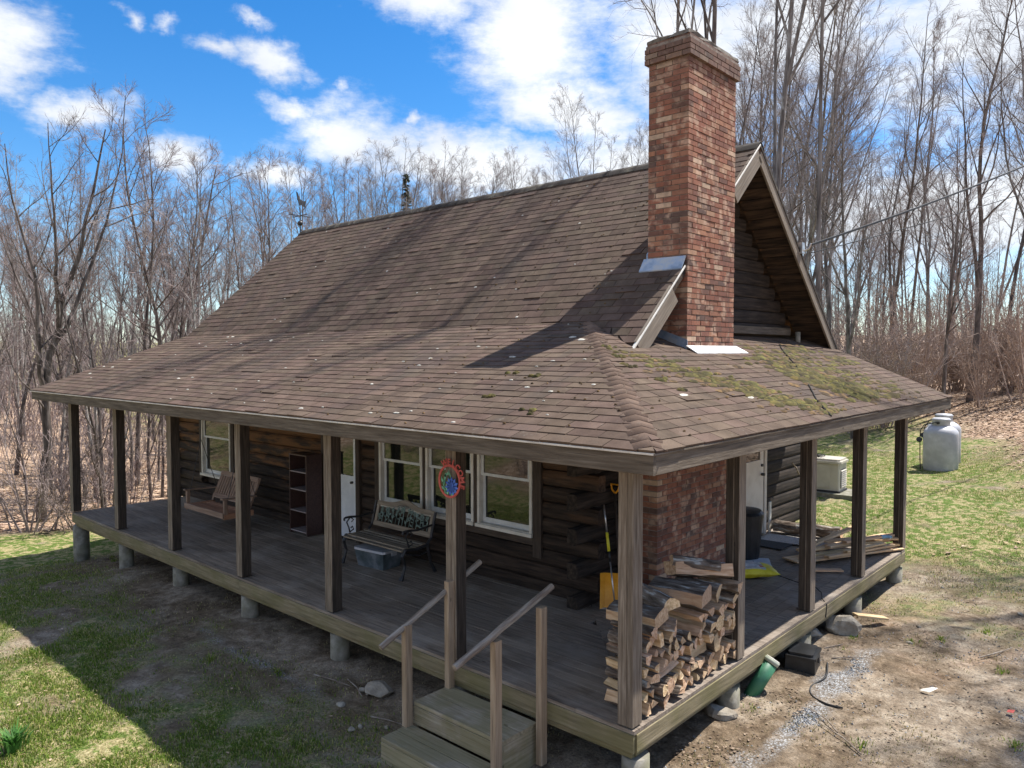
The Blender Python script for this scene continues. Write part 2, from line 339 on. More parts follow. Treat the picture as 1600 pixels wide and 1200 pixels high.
m_signgreen = mat('green_sign_paint', [(.3, (.07, .26, .15)), (.7, (.22, .48, .32))], 8, (1, 1, 1), .5, .2, .1)
m_orange = mat('orange_shovel_plastic', [(.3, (.72, .30, .015)), (.7, (.84, .40, .03))], 5, (1, 1, 1), .4, .03, .1, spec=.5)
m_yellow = mat('yellow_plastic', [(.3, (.58, .50, .02)), (.7, (.74, .66, .05))], 8, (1, 1, 1), .4, .1, .15, spec=.5)
m_alu = mat('aluminium', [(.3, (.42, .42, .42)), (.7, (.58, .58, .58))], 8, (1, 1, 1), .35, 0, .05, metal=.8)
m_bag = mat('bag_film', [(.35, (.50, .52, .55)), (.50, (.66, .67, .68)), (.62, (.40, .45, .50)), (.75, (.72, .72, .72))], 5, (1, 1, 1), .35, .05, .2, spec=.5)
m_paper = mat('pale_paper', [(.3, (.50, .54, .62)), (.7, (.62, .66, .72))], 5, (1, 1, 1), .7, .1, .15)
m_mat = mat('grey_mat_pile', [(.3, (.38, .36, .34)), (.7, (.56, .53, .50))], 40, (1, 1, 1), .95, .05, .6)
m_matdark = mat('dark_mat_rubber', [(.3, (.035, .037, .04)), (.7, (.06, .062, .066))], 40, (1, 1, 1), .9, .05, .5)
m_bark = mat('log_bark', [(.2, (.065, .048, .037)), (.45, (.155, .122, .097)), (.66, (.24, .20, .165)), (.78, (.46, .45, .41))], 11, (.35, 1.6, 1.6), .95, .25, 1.0, 14, bdist=.035, spec=.08)
m_split = mat('split_wood', [(.3, (.46, .29, .16)), (.6, (.64, .445, .27)), (.85, (.74, .56, .37))], 5, (.5, 7, 7), .85, .2, .5, 9, hue=.012,
              extra=lambda t, c, co, g, r: t.mix(t.math('MULTIPLY', t.smooth(t.math('FRACT', t.math('MULTIPLY', r, 9.1)), .55, 1.0), .55), c, (.27, .20, .14)))
m_rock = mat('field_stone', [(.3, (.22, .19, .15)), (.6, (.33, .295, .24)), (.8, (.42, .39, .33))], 5, (1, 1, 1), .9, .15, .7, 12, bdist=.03)
m_gen = mat('beige_enamel', [(.3, (.46, .42, .345)), (.7, (.52, .48, .40))], 3, (1, 1, 1), .4, .02, .03, spec=.5)
m_gendark = mat('louvre_shadow_metal', [(.3, (.03, .03, .03)), (.7, (.05, .05, .05))], 3, (1, 1, 1), .6, .02, 0)
m_tank = mat('tank_paint', [(.3, (.37, .37, .38)), (.6, (.44, .44, .45)), (.8, (.50, .50, .51))], 3, (1, 1, 1), .45, .03, .05, spec=.45)
m_drain = mat('green_drain_pipe', [(.3, (.02, .10, .055)), (.7, (.05, .18, .10))], 5, (1, 1, 1), .5, .05, .1, spec=.4)
m_stain = mat('pale_pipe_collar', [(.3, (.30, .33, .26)), (.7, (.42, .44, .36))], 5, (1, 1, 1), .6, .05, .1)
m_blueplastic = mat('blue_plastic', [(.3, (.16, .30, .42)), (.7, (.26, .42, .55))], 5, (1, 1, 1), .4, .05, .05)
def m_glass_make(name, tint, gloss):
    M = bpy.data.materials.new(name); M.use_nodes = True; t = NT(M.node_tree); bs = t.n['Principled BSDF']
    co = t.node('ShaderNodeTexCoord').outputs['Object']
    t.l.new(t.ramp(t.noise(co, 1.4, 3), [(.3, tint), (.7, tuple(c*1.6 for c in tint))]), bs.inputs['Base Color'])
    bs.inputs['Roughness'].default_value = .03; bs.inputs['Specular IOR Level'].default_value = .75
    bs.inputs['IOR'].default_value = gloss
    b = t.node('ShaderNodeBump', inp={'Strength': .02, 'Distance': .02, 'Height': t.noise(co, 2.2, 2)}); t.l.new(b.outputs[0], bs.inputs['Normal'])
    return M
m_glass = m_glass_make('window_glass', (.010, .011, .010), 1.5)
# ------------------------------------------------------------------ terrain
def hash2(ix, iy, seed):
    h = (ix.astype(np.int64)*374761393+iy.astype(np.int64)*668265263+seed*1442695040) & 0x7fffffff
    h = (h ^ (h >> 13))*1274126177 & 0x7fffffff
    return ((h ^ (h >> 16)) & 0xffff)/65535.0
def vnoise(x, y, seed=0):
    ix, iy = np.floor(x), np.floor(y); fx, fy = x-ix, y-iy; fx = fx*fx*(3-2*fx); fy = fy*fy*(3-2*fy)
    a, b, c, d = hash2(ix, iy, seed), hash2(ix+1, iy, seed), hash2(ix, iy+1, seed), hash2(ix+1, iy+1, seed)
    return (a*(1-fx)+b*fx)*(1-fy)+(c*(1-fx)+d*fx)*fy
def fbm(x, y, s, seed=0, o=4):
    r = 0; a = .5; t = 0
    for i in range(o): r = r+a*vnoise(x*s, y*s, seed+i*17); t += a; a *= .5; s *= 2.07
    return r/t
CP = np.array([(-13.35, .1, -1.02), (-11.15, .1, -.72), (-8.96, .1, -.62), (-6.75, .1, -.6), (-4.5, .1, -.63), (-2, -.9, -.72), (0, 0, -.62), (0, 2, -.5), (0, 4, -.49),
    (0, 6, -.54), (0, 8, -.55), (-.5, 10, -.45), (-2.6, 12.7, -.12), (-1.8, 18, -.02), (-6, 14, -.1), (-9, -2.4, -.66), (-4, -2.2, -.66), (0, -4, -.75), (-8, -6, -.9),
    (-14, -3, -1.05), (-17, 1, -1.3), (-22, 5, -1.5), (-40, 12, -1.2), (-30, -12, 1.6), (1.2, 3, -.54), (2.2, 4, -.52), (2, 7.5, -.5), (4, 12, -.1), (1.5, 16.5, .25), (5, 20, 1.3), (0, 24, .9),
    (8, 28, 2.8), (-8, 28, .5), (-20, 28, .0), (-34, 30, 0), (10, -14, -1), (14, 2, -.2), (20, 20, 3.0), (-14, 8, -1.1), (-7, 6, -.6), (-16, -14, 1.1), (-22, -9.5, .6), (-13, -8.5, -.5), (-3, -14, -.4)])
def tps_fit(P):
    n = len(P); d = np.linalg.norm(P[:, None, :2]-P[None, :, :2], axis=2); K = np.where(d > 0, d*d*np.log(d+1e-12), 0)+np.eye(n)*.4
    Q = np.c_[np.ones(n), P[:, :2]]; A = np.block([[K, Q], [Q.T, np.zeros((3, 3))]])
    return np.linalg.solve(A, np.r_[P[:, 2], 0, 0, 0])
TW = tps_fit(CP)
def terrain(x, y):
    x = np.asarray(x, float); y = np.asarray(y, float); sh = x.shape; x = x.ravel(); y = y.ravel()
    xc, yc = np.clip(x, -40, 22), np.clip(y, -16, 30)
    d2 = (xc[:, None]-CP[:, 0])**2+(yc[:, None]-CP[:, 1])**2
    z = (np.where(d2 > 0, .5*d2*np.log(d2+1e-12), 0)) @ TW[:-3]+TW[-3]+TW[-2]*xc+TW[-1]*yc
    e = np.hypot(x-xc, y-yc)
    z = z+np.minimum(e, 120)*.045+(fbm(x, y, .02, 5)-.5)*np.clip(e/40, 0, 1)*6
    z += (fbm(x, y, .35, 9)-.5)*.10*np.clip(np.hypot(x+6, y-4)/14-.35, .12, 3)
    return z.reshape(sh)
def gz(x, y): return float(terrain(np.array([x]), np.array([y]))[0])
def masks(x, y):
    """share of grass, leaf litter, gravel; the rest is bare dirt"""
    n1, n2, n3 = fbm(x, y, .9, 31), fbm(x, y, .33, 47), fbm(x, y, 2.6, 71)
    ss = lambda v, a, b: np.clip((v-a)/(b-a), 0, 1)**2*(3-2*np.clip((v-a)/(b-a), 0, 1))
    gravel = ss(1-np.abs(x-.60-.16*(n2-.5)*2)/.20+(n3-.5)*2.4+(n1-.5)*1.5, .15, .95)*ss(y, .6, 1.4)*(1-ss(y, 4.2, 4.9))
    gravel = np.maximum(gravel, ss((x-1.9-(y-4)*(-.05))+(n1-.5)*1.5+(n3-.5)*.7, .0, .8)*ss(y, -2, 0)*(1-ss(y, 9, 10.5))*ss(8-x, 0, 2)*.75)
    gravel = np.maximum(gravel, .8*ss(1-np.abs(y+.62-.1*(n2-.5))/.16+(n3-.5)*1.6, .4, .9)*ss(x, -7.5, -6.5)*(1-ss(x, -4.2, -3.6)))
    # grass: front lawn, back lawn
    front = (1-ss(y+(n1-.5)*2.6, -1.8, -.1))*(1-ss(x, -2.2, -.4))*ss(n1*.55+n3*.45-(y+3)*.03, .24, .52)
    front = np.maximum(front, .8*(1-ss(y, -.9, .2))*ss(-x, 9.5, 11.5)*ss(n3, .25, .5))
    front = front*ss(y+(n1-.5)*3, -7.2, -5.4)
    left = ss(-x, 13.0, 14.0)*ss(n3+.2, .3, .5)*(1-ss(-x+(y-1)*.22, 17.6, 18.8))
    back = ss(y+x*.10+(n1-.5)*4+(n3-.5)*3, 6.6, 10.6)*(1-ss(x*.9+y*.42-6.9+(n2-.5)*3+(n3-.5)*2, .0, 2.0))*ss(n3+n1, .40, .85)
    edge = ss(y, 5.5, 7.0)*(1-ss(y, 11, 13))*ss(x, .0, .4)*(1-ss(x, 3.5, 5.5))*ss(n1+n3*.6, .62, .95)*.8
    grass = np.clip(np.maximum.reduce([front, left, back, edge]), 0, 1)
    litter = np.maximum.reduce([ss(x*.9+y*.42-6.7+(n2-.5)*3+(n3-.5)*1.5, .3, 2.0), ss(-x+(y-1)*.22, 17.4, 19.0), ss(y, 22, 26), ss(-y-(n2-.5)*3-(n3-.5)*2, 5.3, 7.2),
                                .42*ss(x, -.3, .3)*ss(n3+(n1-.5)*.6, .48, .7)*ss(y, 3.0, 5.5)])
    litter = np.clip(litter*(1-grass*.8), 0, 1)
    gravel = np.clip(gravel*(1-litter*.7)*(1-grass), 0, 1)
    return grass, litter, gravel
def spaced(lo, hi, step, far_lo, far_hi, g=1.14):
    c = list(np.arange(lo, hi+1e-6, step)); a = step; p = lo; L = []
    while p > far_lo: a *= g; p -= a; L.append(p)
    a = step; p = hi; U = []
    while p < far_hi: a *= g; p += a; U.append(p)
    return np.array(L[::-1]+c+U)
def build_ground():
    xs = spaced(-19, 6, .085, -420, 420); ys = spaced(-5, 21, .085, -420, 420)
    X, Y = np.meshgrid(xs, ys); Z = terrain(X, Y)
    near = np.exp(-np.maximum(0, np.hypot(X+5, Y-3)-20)/8)
    g, l, gr = masks(X, Y)
    Z = Z+((fbm(X, Y, 5.0, 81, 3)-.5)*.05+(fbm(X, Y, 1.3, 91, 3)-.5)*.07)*near*(1-.3*gr)
    nx, ny = len(xs), len(ys); co = np.stack([X, Y, Z], -1).reshape(-1, 3)
    i = np.arange(ny*nx).reshape(ny, nx); F = np.stack([i[:-1, :-1], i[:-1, 1:], i[1:, 1:], i[1:, :-1]], -1).reshape(-1, 4)
    me = bpy.data.meshes.new('ground'); me.vertices.add(len(co)); me.vertices.foreach_set('co', co.ravel())
    me.loops.add(F.size); me.loops.foreach_set('vertex_index', F.ravel()); me.polygons.add(len(F))
    me.polygons.foreach_set('loop_start', np.arange(0, F.size, 4)); me.polygons.foreach_set('loop_total', np.full(len(F), 4))
    me.polygons.foreach_set('use_smooth', np.ones(len(F), bool)); me.update(calc_edges=True)
    at_ = me.attributes.new('cover', 'FLOAT_COLOR', 'POINT')
    at_.data.foreach_set('color', np.stack([g, l, gr, np.ones_like(g)], -1).reshape(-1).astype(np.float32))
    M = bpy.data.materials.new('ground'); M.use_nodes = True; t = NT(M.node_tree); bs = t.n['Principled BSDF']
    a = t.node('ShaderNodeAttribute', attribute_name='cover'); sp = t.node('ShaderNodeSeparateColor', inp={0: a.outputs['Color']})
    p = t.node('ShaderNodeNewGeometry').outputs['Position']
    st = lambda n_, k_: t.math('ADD', t.math('MULTIPLY', t.math('SUBTRACT', n_, .5), k_), .53)
    nf, nm, nl = st(t.noise(p, 38, 5, .65), 1.7), st(t.noise(p, 7, 5, .6), 1.7), t.noise(p, .9, 4, .6)
    dirt = t.mix(t.smooth(nl, .40, .62), t.ramp(nm, [(.3, (.085, .060, .038)), (.6, (.155, .115, .076)), (.85, (.24, .185, .13))]),
                 t.ramp(nm, [(.2, (.14, .108, .076)), (.5, (.235, .19, .142)), (.85, (.34, .29, .225))]))
    dirt = t.mix(.6, dirt, t.ramp(nf, [(.3, (.5, .48, .46)), (.5, (1, 1, 1)), (.75, (1.45, 1.4, 1.35))]), 'MULTIPLY')
    straw = t.ramp(nf, [(.3, (.15, .125, .055)), (.55, (.30, .255, .125)), (.8, (.44, .38, .22))])
    green = t.ramp(nf, [(.3, (.04, .07, .012)), (.6, (.095, .145, .026)), (.8, (.17, .21, .05))])
    grass = t.mix(t.smooth(nm, .42, .62), straw, green)
    vor = t.node('ShaderNodeTexVoronoi', inp={'Vector': p, 'Scale': 13.0, 'Randomness': 1.0})
    vb = t.node('ShaderNodeSeparateColor', inp={0: vor.outputs['Color']})
    leaf = t.ramp(vb.outputs[0], [(.0, (.20, .125, .075)), (.3, (.34, .225, .145)), (.6, (.46, .33, .235)), (.85, (.56, .43, .33)), (1, (.14, .085, .05))])
    leaf = t.mix(.6, leaf, t.ramp(nf, [(.3, (.45, .45, .45)), (.6, (1.1, 1.1, 1.1))]), 'MULTIPLY')
    vg = t.node('ShaderNodeTexVoronoi', inp={'Vector': p, 'Scale': 46.0}); vgs = t.node('ShaderNodeSeparateColor', inp={0: vg.outputs['Color']})
    grav = t.mix(t.smooth(vg.outputs[0], .35, .6), t.ramp(vgs.outputs[0], [(.1, (.19, .195, .20)), (.5, (.31, .315, .32)), (.9, (.44, .45, .455))]), (.15, .13, .11))
    c = t.mix(sp.outputs[0], dirt, grass); c = t.mix(sp.outputs[1], c, leaf); c = t.mix(sp.outputs[2], c, grav)
    t.l.new(c, bs.inputs['Base Color']); bs.inputs['Roughness'].default_value = .95; bs.inputs['Specular IOR Level'].default_value = .15
    hgt = t.math('ADD', t.math('MULTIPLY', nf, .5), t.math('MULTIPLY', vor.outputs[0], sp.outputs[1]))
    b = t.node('ShaderNodeBump', inp={'Strength': .7, 'Distance': .035, 'Height': hgt}); t.l.new(b.outputs[0], bs.inputs['Normal'])
    me.materials.append(M)
    o = link('ground', me); o['kind'] = 'structure'; o['label'] = 'sloping yard of patchy grass, bare dirt, gravel and brown leaf litter'
build_ground()

# ------------------------------------------------------------------ the log cabin
SF, SR, SM = .352, .385, .8954
EX, EY, EZ = .45, -.45, 2.4876
YRIDGE, ZRIDGE = 5.998, 6.4626
XL, XG = -14.32, -1.63                       # left roof end, right gable rake
def zf(y): return EZ+SF*(y-EY)
def zr(x): return EZ+SR*(EX-x)
def zm(y): return ZRIDGE-SM*(YRIDGE-y)
YB = (EZ-SF*EY-ZRIDGE+SM*YRIDGE)/(SM-SF); ZB = zf(YB)      # front roof break
XH = EX-SF/SR*(YB-EY)                                       # hip meets the break
YV = YRIDGE-(ZRIDGE-zr(XG))/SM                              # valley foot at the rake
YE = 8.92                                                   # right porch roof end at the eave
XW, YW, YBACK, XLW = -2.25, 2.45, 9.55, -13.95              # wall faces
cabin = thing('log_cabin', (-7, 5, -.6), 'brown log cabin with wraparound porch, shingle roof and tall brick chimney', 'house')

# --- roof deck slabs
TH = .11
def slab(mb, pts, th=TH):
    n = len(pts); v = [Vector(p) for p in pts]; v += [p-Vector((0, 0, th)) for p in v]
    mb.add(v, [tuple(range(n)), tuple(range(n, 2*n))[::-1]]+[(i, i+n, (i+1) % n+n, (i+1) % n) for i in range(n)])
mb = MB(); g_ = .012
slab(mb, [(XL, YB, ZB-g_), (XH, YB, ZB-g_), (XG, YV, zm(YV)-g_), (XG, YRIDGE, ZRIDGE-g_), (XL, YRIDGE, ZRIDGE-g_)], .13)
slab(mb, [(XL, YRIDGE, ZRIDGE-g_), (XG, YRIDGE, ZRIDGE-g_), (XG, 9.53, 3.30-g_), (XL, 9.53, 3.30-g_)], .13)
q_ = .045
slab(mb, [(XL+.03, EY+q_, zf(EY+q_)-g_), (EX-q_, EY+q_, zf(EY+q_)-g_), (XH, YB, ZB-g_), (XL+.03, YB, ZB-g_)], .07)
XT = -2.2
slab(mb, [(EX-q_, EY+q_, zr(EX-q_)-g_), (EX-q_, YE-.03, zr(EX-q_)-g_), (XT, 9.5, zr(XT)-g_), (XT, YRIDGE-(ZRIDGE-zr(XT))/SM, zr(XT)-g_), (XH, YB, ZB-g_)], .07)
roof = mb.build('roof', m_soffit, cabin)

# --- shingles
EXPO, TABW = .150, .33
TABS = []
def clipped(u0, u1, lo0, hi0, lo1, hi1):
    a0, b0, a1, b1 = max(u0, lo0), min(u1, hi0), max(u0, lo1), min(u1, hi1)
    if b0-a0 < .02 and b1-a1 < .02: return None
    if b0 < a0: a0 = b0 = (a0+b0)/2
    if b1 < a1: a1 = b1 = (a1+b1)/2
    return a0, b0, a1, b1
def shingle_plane(O, U, V, N, vmax, bounds, seed, v0=0.0):
    """O origin on the eave, U along it, V up the slope; bounds(v) -> (lo, hi) along U"""
    rr = random.Random(seed); O, U, V, N = map(Vector, (O, U, V, N)); k = 0; v = v0
    while v < vmax-.02:
        vt = min(v+EXPO, vmax); lo0, hi0 = bounds(v); lo1, hi1 = bounds(vt)
        st = (k % 2)*TABW/2+(k//2 % 3)*.055+rr.uniform(-.01, .01); lo, hi = min(lo0, lo1), max(hi0, hi1)
        u = lo-((lo-st) % TABW)
        wav = rr.uniform(-.006, .006)
        while u < hi:
            c = clipped(u+.004, u+TABW-.004, lo0, hi0, lo1, hi1)
            if c:
                a0, b0, a1, b1 = c; full = abs(b0-a0-TABW+.008) < 1e-4 and abs(b1-a1-TABW+.008) < 1e-4 and vt-v > EXPO-1e-4
                dv = wav+rr.uniform(-.004, .004); lift = .010+rr.random()*.0035+(rr.random() < .03)*.010
                up = .018 if vt < vmax-.01 else 0
                q = [O+U*a0+V*(v-.002+dv)+N*lift, O+U*b0+V*(v-.002+dv)+N*(lift+rr.uniform(-.002, .002)), O+U*b1+V*(vt+up)+N*.004, O+U*a1+V*(vt+up)+N*.004]
                q += [O+U*a0+V*(v-.002+dv)+N*-.006, O+U*b0+V*(v-.002+dv)+N*-.006]
                c_ = (q[0]+q[2])/2; dd = CAM-c_
                TABS.append((abs(N.dot(dd))/dd.length**3 if full or (b0-a0) > .2 else 0, q, c_, U, V, N))
            u += TABW
        v += EXPO; k += 1
def unit(v): v = Vector(v); return v.normalized()
Vf, Nf = unit((0, 1, SF)), unit((0, -SF, 1)); Vm, Nm = unit((0, 1, SM)), unit((0, -SM, 1)); Vr, Nr = unit((-1, 0, SR)), unit((SR, 0, 1))
Lf = (YB-EY)*math.hypot(1, SF); Lm = (YRIDGE-YV)*math.hypot(1, SM); Lr = (EX-XH)*math.hypot(1, SR)
shingle_plane((0, EY-.02, EZ-.02*SF), (1, 0, 0), Vf, Nf, Lf, lambda v: (XL-.01, EX+.02-SF/SR*v/math.hypot(1, SF)), 1)
def bm_(v):
    y = YV+v/math.hypot(1, SM)
    return (XL-.01, XG+.01) if y >= YB else (XG-(y-YV)/(YB-YV)*(XG-XH), XG+.01)
vb0 = (YB-YV)*math.hypot(1, SM)
nlow = int(vb0/EXPO)+1
shingle_plane((0, YV, zm(YV)), (1, 0, 0), Vm, Nm, Lm, lambda v: bm_(v), 2, vb0-nlow*EXPO if vb0-nlow*EXPO > 0 else vb0-(nlow-1)*EXPO)
def br_(v):
    x = EX-v/math.hypot(1, SR); hi = YE+(EX-x)*(9.5-YE)/(EX-XG)
    lo = EY-.02+(EX+.02-x)*SR/SF
    if x < XT: hi = YRIDGE-(ZRIDGE-zr(x))/SM+.03
    return (min(lo, hi), hi+.01)
shingle_plane((EX+.02, 0, EZ-.02*SR), (0, 1, 0), Vr, Nr, Lr, br_, 3)
# the back slope, in plain sight only from behind
shingle_plane((0, 9.55, 3.285), (-1, 0, 0), unit((0, -1, SM)), unit((0, SM, 1)), Lm, lambda v: (-XG-.01, -XL+.01), 4)
TABS.sort(key=lambda t: -t[0])
TF = [(0, 1, 2, 3), (4, 5, 1, 0), (4, 0, 3), (1, 5, 2)]
for w_, q, c_, U, V, N in TABS[:300]:
    M = Matrix((U, V, N)).transposed().to_4x4(); M.translation = c_; Mi = M.inverted(); mb = MB(); mb.add([Mi @ p for p in q], TF); mb.build('shingle', m_shingle, roof, M)
mb = MB()
for w_, q, *_ in TABS[300:]: mb.add(q, TF)
o = mb.build('shingles', m_shingle, roof); o['kind'] = 'stuff'
# hip caps: each folded over the hip line
def cap_run(name, A, B, n1, n2, step, half, mt, parent, lift=.02, over=.1):
    A, B = Vector(A), Vector(B); d = (B-A).normalized(); L = (B-A).length; s1 = d.cross(Vector(n1)); s1.normalize(); s2 = d.cross(Vector(n2)); s2.normalize()
    if s1.z > 0: s1 = -s1
    if s2.z > 0: s2 = -s2
    bis = (Vector(n1)+Vector(n2)).normalized(); k = int(L/step)
    for i in range(k+1):
        a = i*step; b = min(L, a+step+over); hw = half*rnd.uniform(.95, 1.04); l0 = lift+.005+rnd.random()*.002; l1 = lift
        P0, P1 = A+d*a, A+d*b
        v = []
        for P, l in ((P0, l0), (P1, l1)):
            v += [P+s1*hw+Vector(n1)*l*.55, P+s1*hw*.45+Vector(n1)*(l+.002), P+bis*(l+.003), P+s2*hw*.45+Vector(n2)*(l+.002), P+s2*hw+Vector(n2)*l*.55]
        v += [p-bis*.007 for p in v[:5]]
        mb = MB(); M = Matrix.Translation(P0); mb.add([p-P0 for p in v], [(i_, i_+1, i_+6, i_+5) for i_ in range(4)]+[(10+i_, 11+i_, i_+1, i_) for i_ in range(4)])
        o = mb.build(name, mt, parent, M)
        me = o.data; me.polygons.foreach_set('use_smooth', [j < 4 for j in range(8)])
cap_run('hip_cap', (EX-.05, EY+.05, EZ+.02), (XH, YB, ZB), Nf, Nr, .15, .135, m_hip, roof, .006)
cap_run('ridge_cap', (XG+.02, YRIDGE, ZRIDGE), (XL, YRIDGE, ZRIDGE), Nm, unit((0, SM, 1)), .28, .15, m_ridge, roof, .034)

# --- moss, lichen and dry bits lying on the shingles
def blob(mb, c, U, V, N, ru, rv, h, n=7):
    c = Vector(c); ring = []; inner = []
    ph = rnd.random()*6
    for j in range(n):
        a = 2*math.pi*j/n+ph; k = rnd.uniform(.7, 1.2)
        ring.append(c+U*math.cos(a)*ru*k+V*math.sin(a)*rv*k); inner.append(c+U*math.cos(a)*ru*k*.55+V*math.sin(a)*rv*k*.55+N*h*rnd.uniform(.7, 1.1))
    mb.add(ring+inner+[c+N*h*1.1], [(j, (j+1) % n, n+(j+1) % n, n+j) for j in range(n)]+[(n+j, n+(j+1) % n, 2*n) for j in range(n)])
mo, md, li = MB(), MB(), MB()
U_r = Vector((0, 1, 0)); U_f = Vector((1, 0, 0))
def rp(x, y): return Vector((x, y, zr(x)+.012))
def fp(x, y): return Vector((x, y, zf(y)+.012))
def patch(mbt, x, y, sx, sy, n, s, h, ang=0.0):
    for _ in range(n):
        a, b = rnd.gauss(0, 1)*sx, rnd.gauss(0, 1)*sy; X, Y = x+a*math.cos(ang)-b*math.sin(ang), y+a*math.sin(ang)+b*math.cos(ang)
        if X > .43 or X < -2.1 or Y > 9.0: continue
        X = EX-round((EX-X)/.1404)*.1404+rnd.uniform(-.02, .035)      # clumps sit on the course edges
        if X > .43: continue
        k = s*rnd.uniform(.5, 1.9); blob(mbt, rp(X, Y), Vr, U_r, Nr, k*.95, k*1.7, h*rnd.uniform(.35, .8))
for (x, y, n, s, h) in [(-1.30, 2.2, 22, .032, .02), (-1.05, 2.35, 40, .036, .024), (-.80, 2.55, 46, .038, .026), (-.58, 2.75, 36, .042, .03), (-.32, 3.0, 44, .046, .034), (-.10, 3.2, 34, .042, .03),
                        (.12, 3.45, 34, .042, .03), (.28, 3.7, 26, .038, .028), (-1.5, 2.15, 10, .03, .02)]:
    patch(mo, x, y, .10, .20, n, s, h); patch(md, x+.05, y-.1, .14, .28, n//2, s*.8, h*.7)
for (x, y, n, s, h) in [(-1.25, 5.3, 26, .04, .025), (-1.0, 5.5, 40, .05, .03), (-.75, 5.4, 50, .055, .036), (-.52, 5.5, 55, .06, .042), (-.28, 5.7, 60, .065, .046), (-.08, 5.75, 46, .065, .046), (.1, 6.1, 24, .05, .034),
                        (-1.5, 5.9, 24, .045, .02), (-1.2, 6.6, 40, .045, .02), (-.8, 6.7, 40, .045, .022), (-.4, 7.0, 36, .045, .02), (0, 7.2, 26, .04, .02), (-1.6, 7.6, 30, .05, .02), (-1.1, 8.1, 30, .05, .02)]:
    patch(mo, x, y, .12, .34, n, s, h); patch(md, x, y, .2, .5, n//3, s*.9, h*.6)
for (x, y) in [(-1.62, 1.93), (-1.35, 1.75), (-1.1, 1.55), (-.7, 1.6), (-.45, 1.6)]:
    for _ in range(5): blob(mo, rp(x+rnd.gauss(0, .03), y+rnd.gauss(0, .05)), Vr, U_r, Nr, .03, .05, .022)
for (x, y) in [(-2.3, 1.0), (-1.89, .91), (-1.2, .05), (-2.05, .35)]:
    for _ in range(5): blob(mo, fp(x+rnd.gauss(0, .04), y+rnd.gauss(0, .02)), U_f, Vf, Nf, .045, .028, .02)
for _ in range(170):                                       # little dry tufts along the butts
    x, y = rnd.uniform(-6.5, -.2), rnd.uniform(-.4, 2.8)
    if x < EX-SF/SR*(y-EY)-.15 and rnd.random() < .35+.65*(x+6.5)/6.3: blob(md, fp(x, y), U_f, Vf, Nf, rnd.uniform(.008, .028), .012, .013, 5)
for _ in range(90):
    x, y = rnd.uniform(-5.5, -1.8), rnd.uniform(2.95, 5.8)
    blob(md, Vector((x, y, zm(y)+.012)), U_f, Vm, Nm, rnd.uniform(.008, .03), .014, .013, 5)
for _ in range(80):
    x, y = rnd.uniform(-2, .4), rnd.uniform(.3, 8.5)
    if x > EX-SF/SR*(y-EY)+.2: blob(md, rp(x, y), Vr, U_r, Nr, .012, rnd.uniform(.01, .035), .013, 5)
for _ in range(60):                                       # pale flecks of leaf and lichen
    x, y = rnd.uniform(XL, -.5), rnd.uniform(-.4, 2.8)
    if x < EX-SF/SR*(y-EY)-.2: s = rnd.uniform(.012, .04)*(1.5 if x < -9 else 1); blob(li, fp(x, y), U_f, Vf, Nf, s*1.2, s*.5, .007, 6)
for _ in range(36):
    x, y = rnd.uniform(XL, -2), rnd.uniform(2.9, 5.9); s = rnd.uniform(.012, .035); blob(li, Vector((x, y, zm(y)+.012)), U_f, Vm, Nm, s, s*.7, .006, 6)
for x, y in [(-.35, 1.43), (-.17, 2.6)]: blob(li, rp(x, y), Vr, U_r, Nr, .03, .085, .008, 7)
for x, y in [(-2.15, 2.1), (-2.35, 2.2), (-2.75, 1.5)]: blob(li, fp(x, y), U_f, Vf, Nf, .06, .03, .01, 7)
for mbt, mt, nm in ((mo, m_moss, 'moss'), (md, m_mossd, 'dry_moss'), (li, m_lichen, 'lichen')):
    o = mbt.build(nm, mt, roof, smooth=True); o['kind'] = 'stuff'

# --- fascia, drip edge, barge boards
F0 = 2.30
bar('fascia_board', m_fascia, cabin, (XL+.03, EY+.02, (F0+EZ)/2-.018), (EX-.0, EY+.02, (F0+EZ)/2-.018), .038, EZ-F0-.03)
bar('fascia_board', m_fascia, cabin, (EX-.02, EY+.042, (F0+EZ)/2-.018), (EX-.02, YE, (F0+EZ)/2-.018), .038, EZ-F0-.03)
bar('fascia_board', m_fascia, cabin, (EX-.04, YE-.02, zr(EX)-.11), (XT, 9.46, zr(XT)-.11), .036, .16)
bar('drip_edge', m_drip, cabin, (XL, EY-.008, EZ-.024), (EX+.008, EY-.008, EZ-.024), .02, .018, c=.003)
bar('drip_edge', m_fascia, cabin, (EX+.008, EY-.01, EZ-.026), (EX+.008, YE, EZ-.026), .02, .018, c=.003)
bar('fascia_board', m_fascia, cabin, (XL+.012, EY+.04, zf(EY)-.1), (XL+.012, YB, ZB-.1), .03, .15)
def barge(y0, y1, z_of, mt, h=.24, name='barge_board', xo=0.0, dz=-.145):
    return bar(name, mt, cabin, (XG-.012+xo, y0, z_of(y0)+dz), (XG-.012+xo, y1, z_of(y1)+dz), .036, h)
zb_ = lambda y: ZRIDGE-SM*(y-YRIDGE)
barge(YV+.16, 3.44, zm, m_barge, .27, dz=-.16); barge(5.16, YRIDGE-.01, zm, m_barge, .27, dz=-.165); barge(YRIDGE+.01, 9.5, zb_, m_barge, .20)
barge(YV, 3.70, zm, m_white, .028, 'drip_edge', .012, -.012); barge(5.13, YRIDGE, zm, m_white, .028, 'drip_edge', .012, -.012)
barge(YRIDGE, 9.54, zb_, m_ridge, .05, 'drip_edge', .012, -.02)
for (a, b, fz) in ((2.9, 3.64, zm), (5.2, YRIDGE-.1, zm)): pass
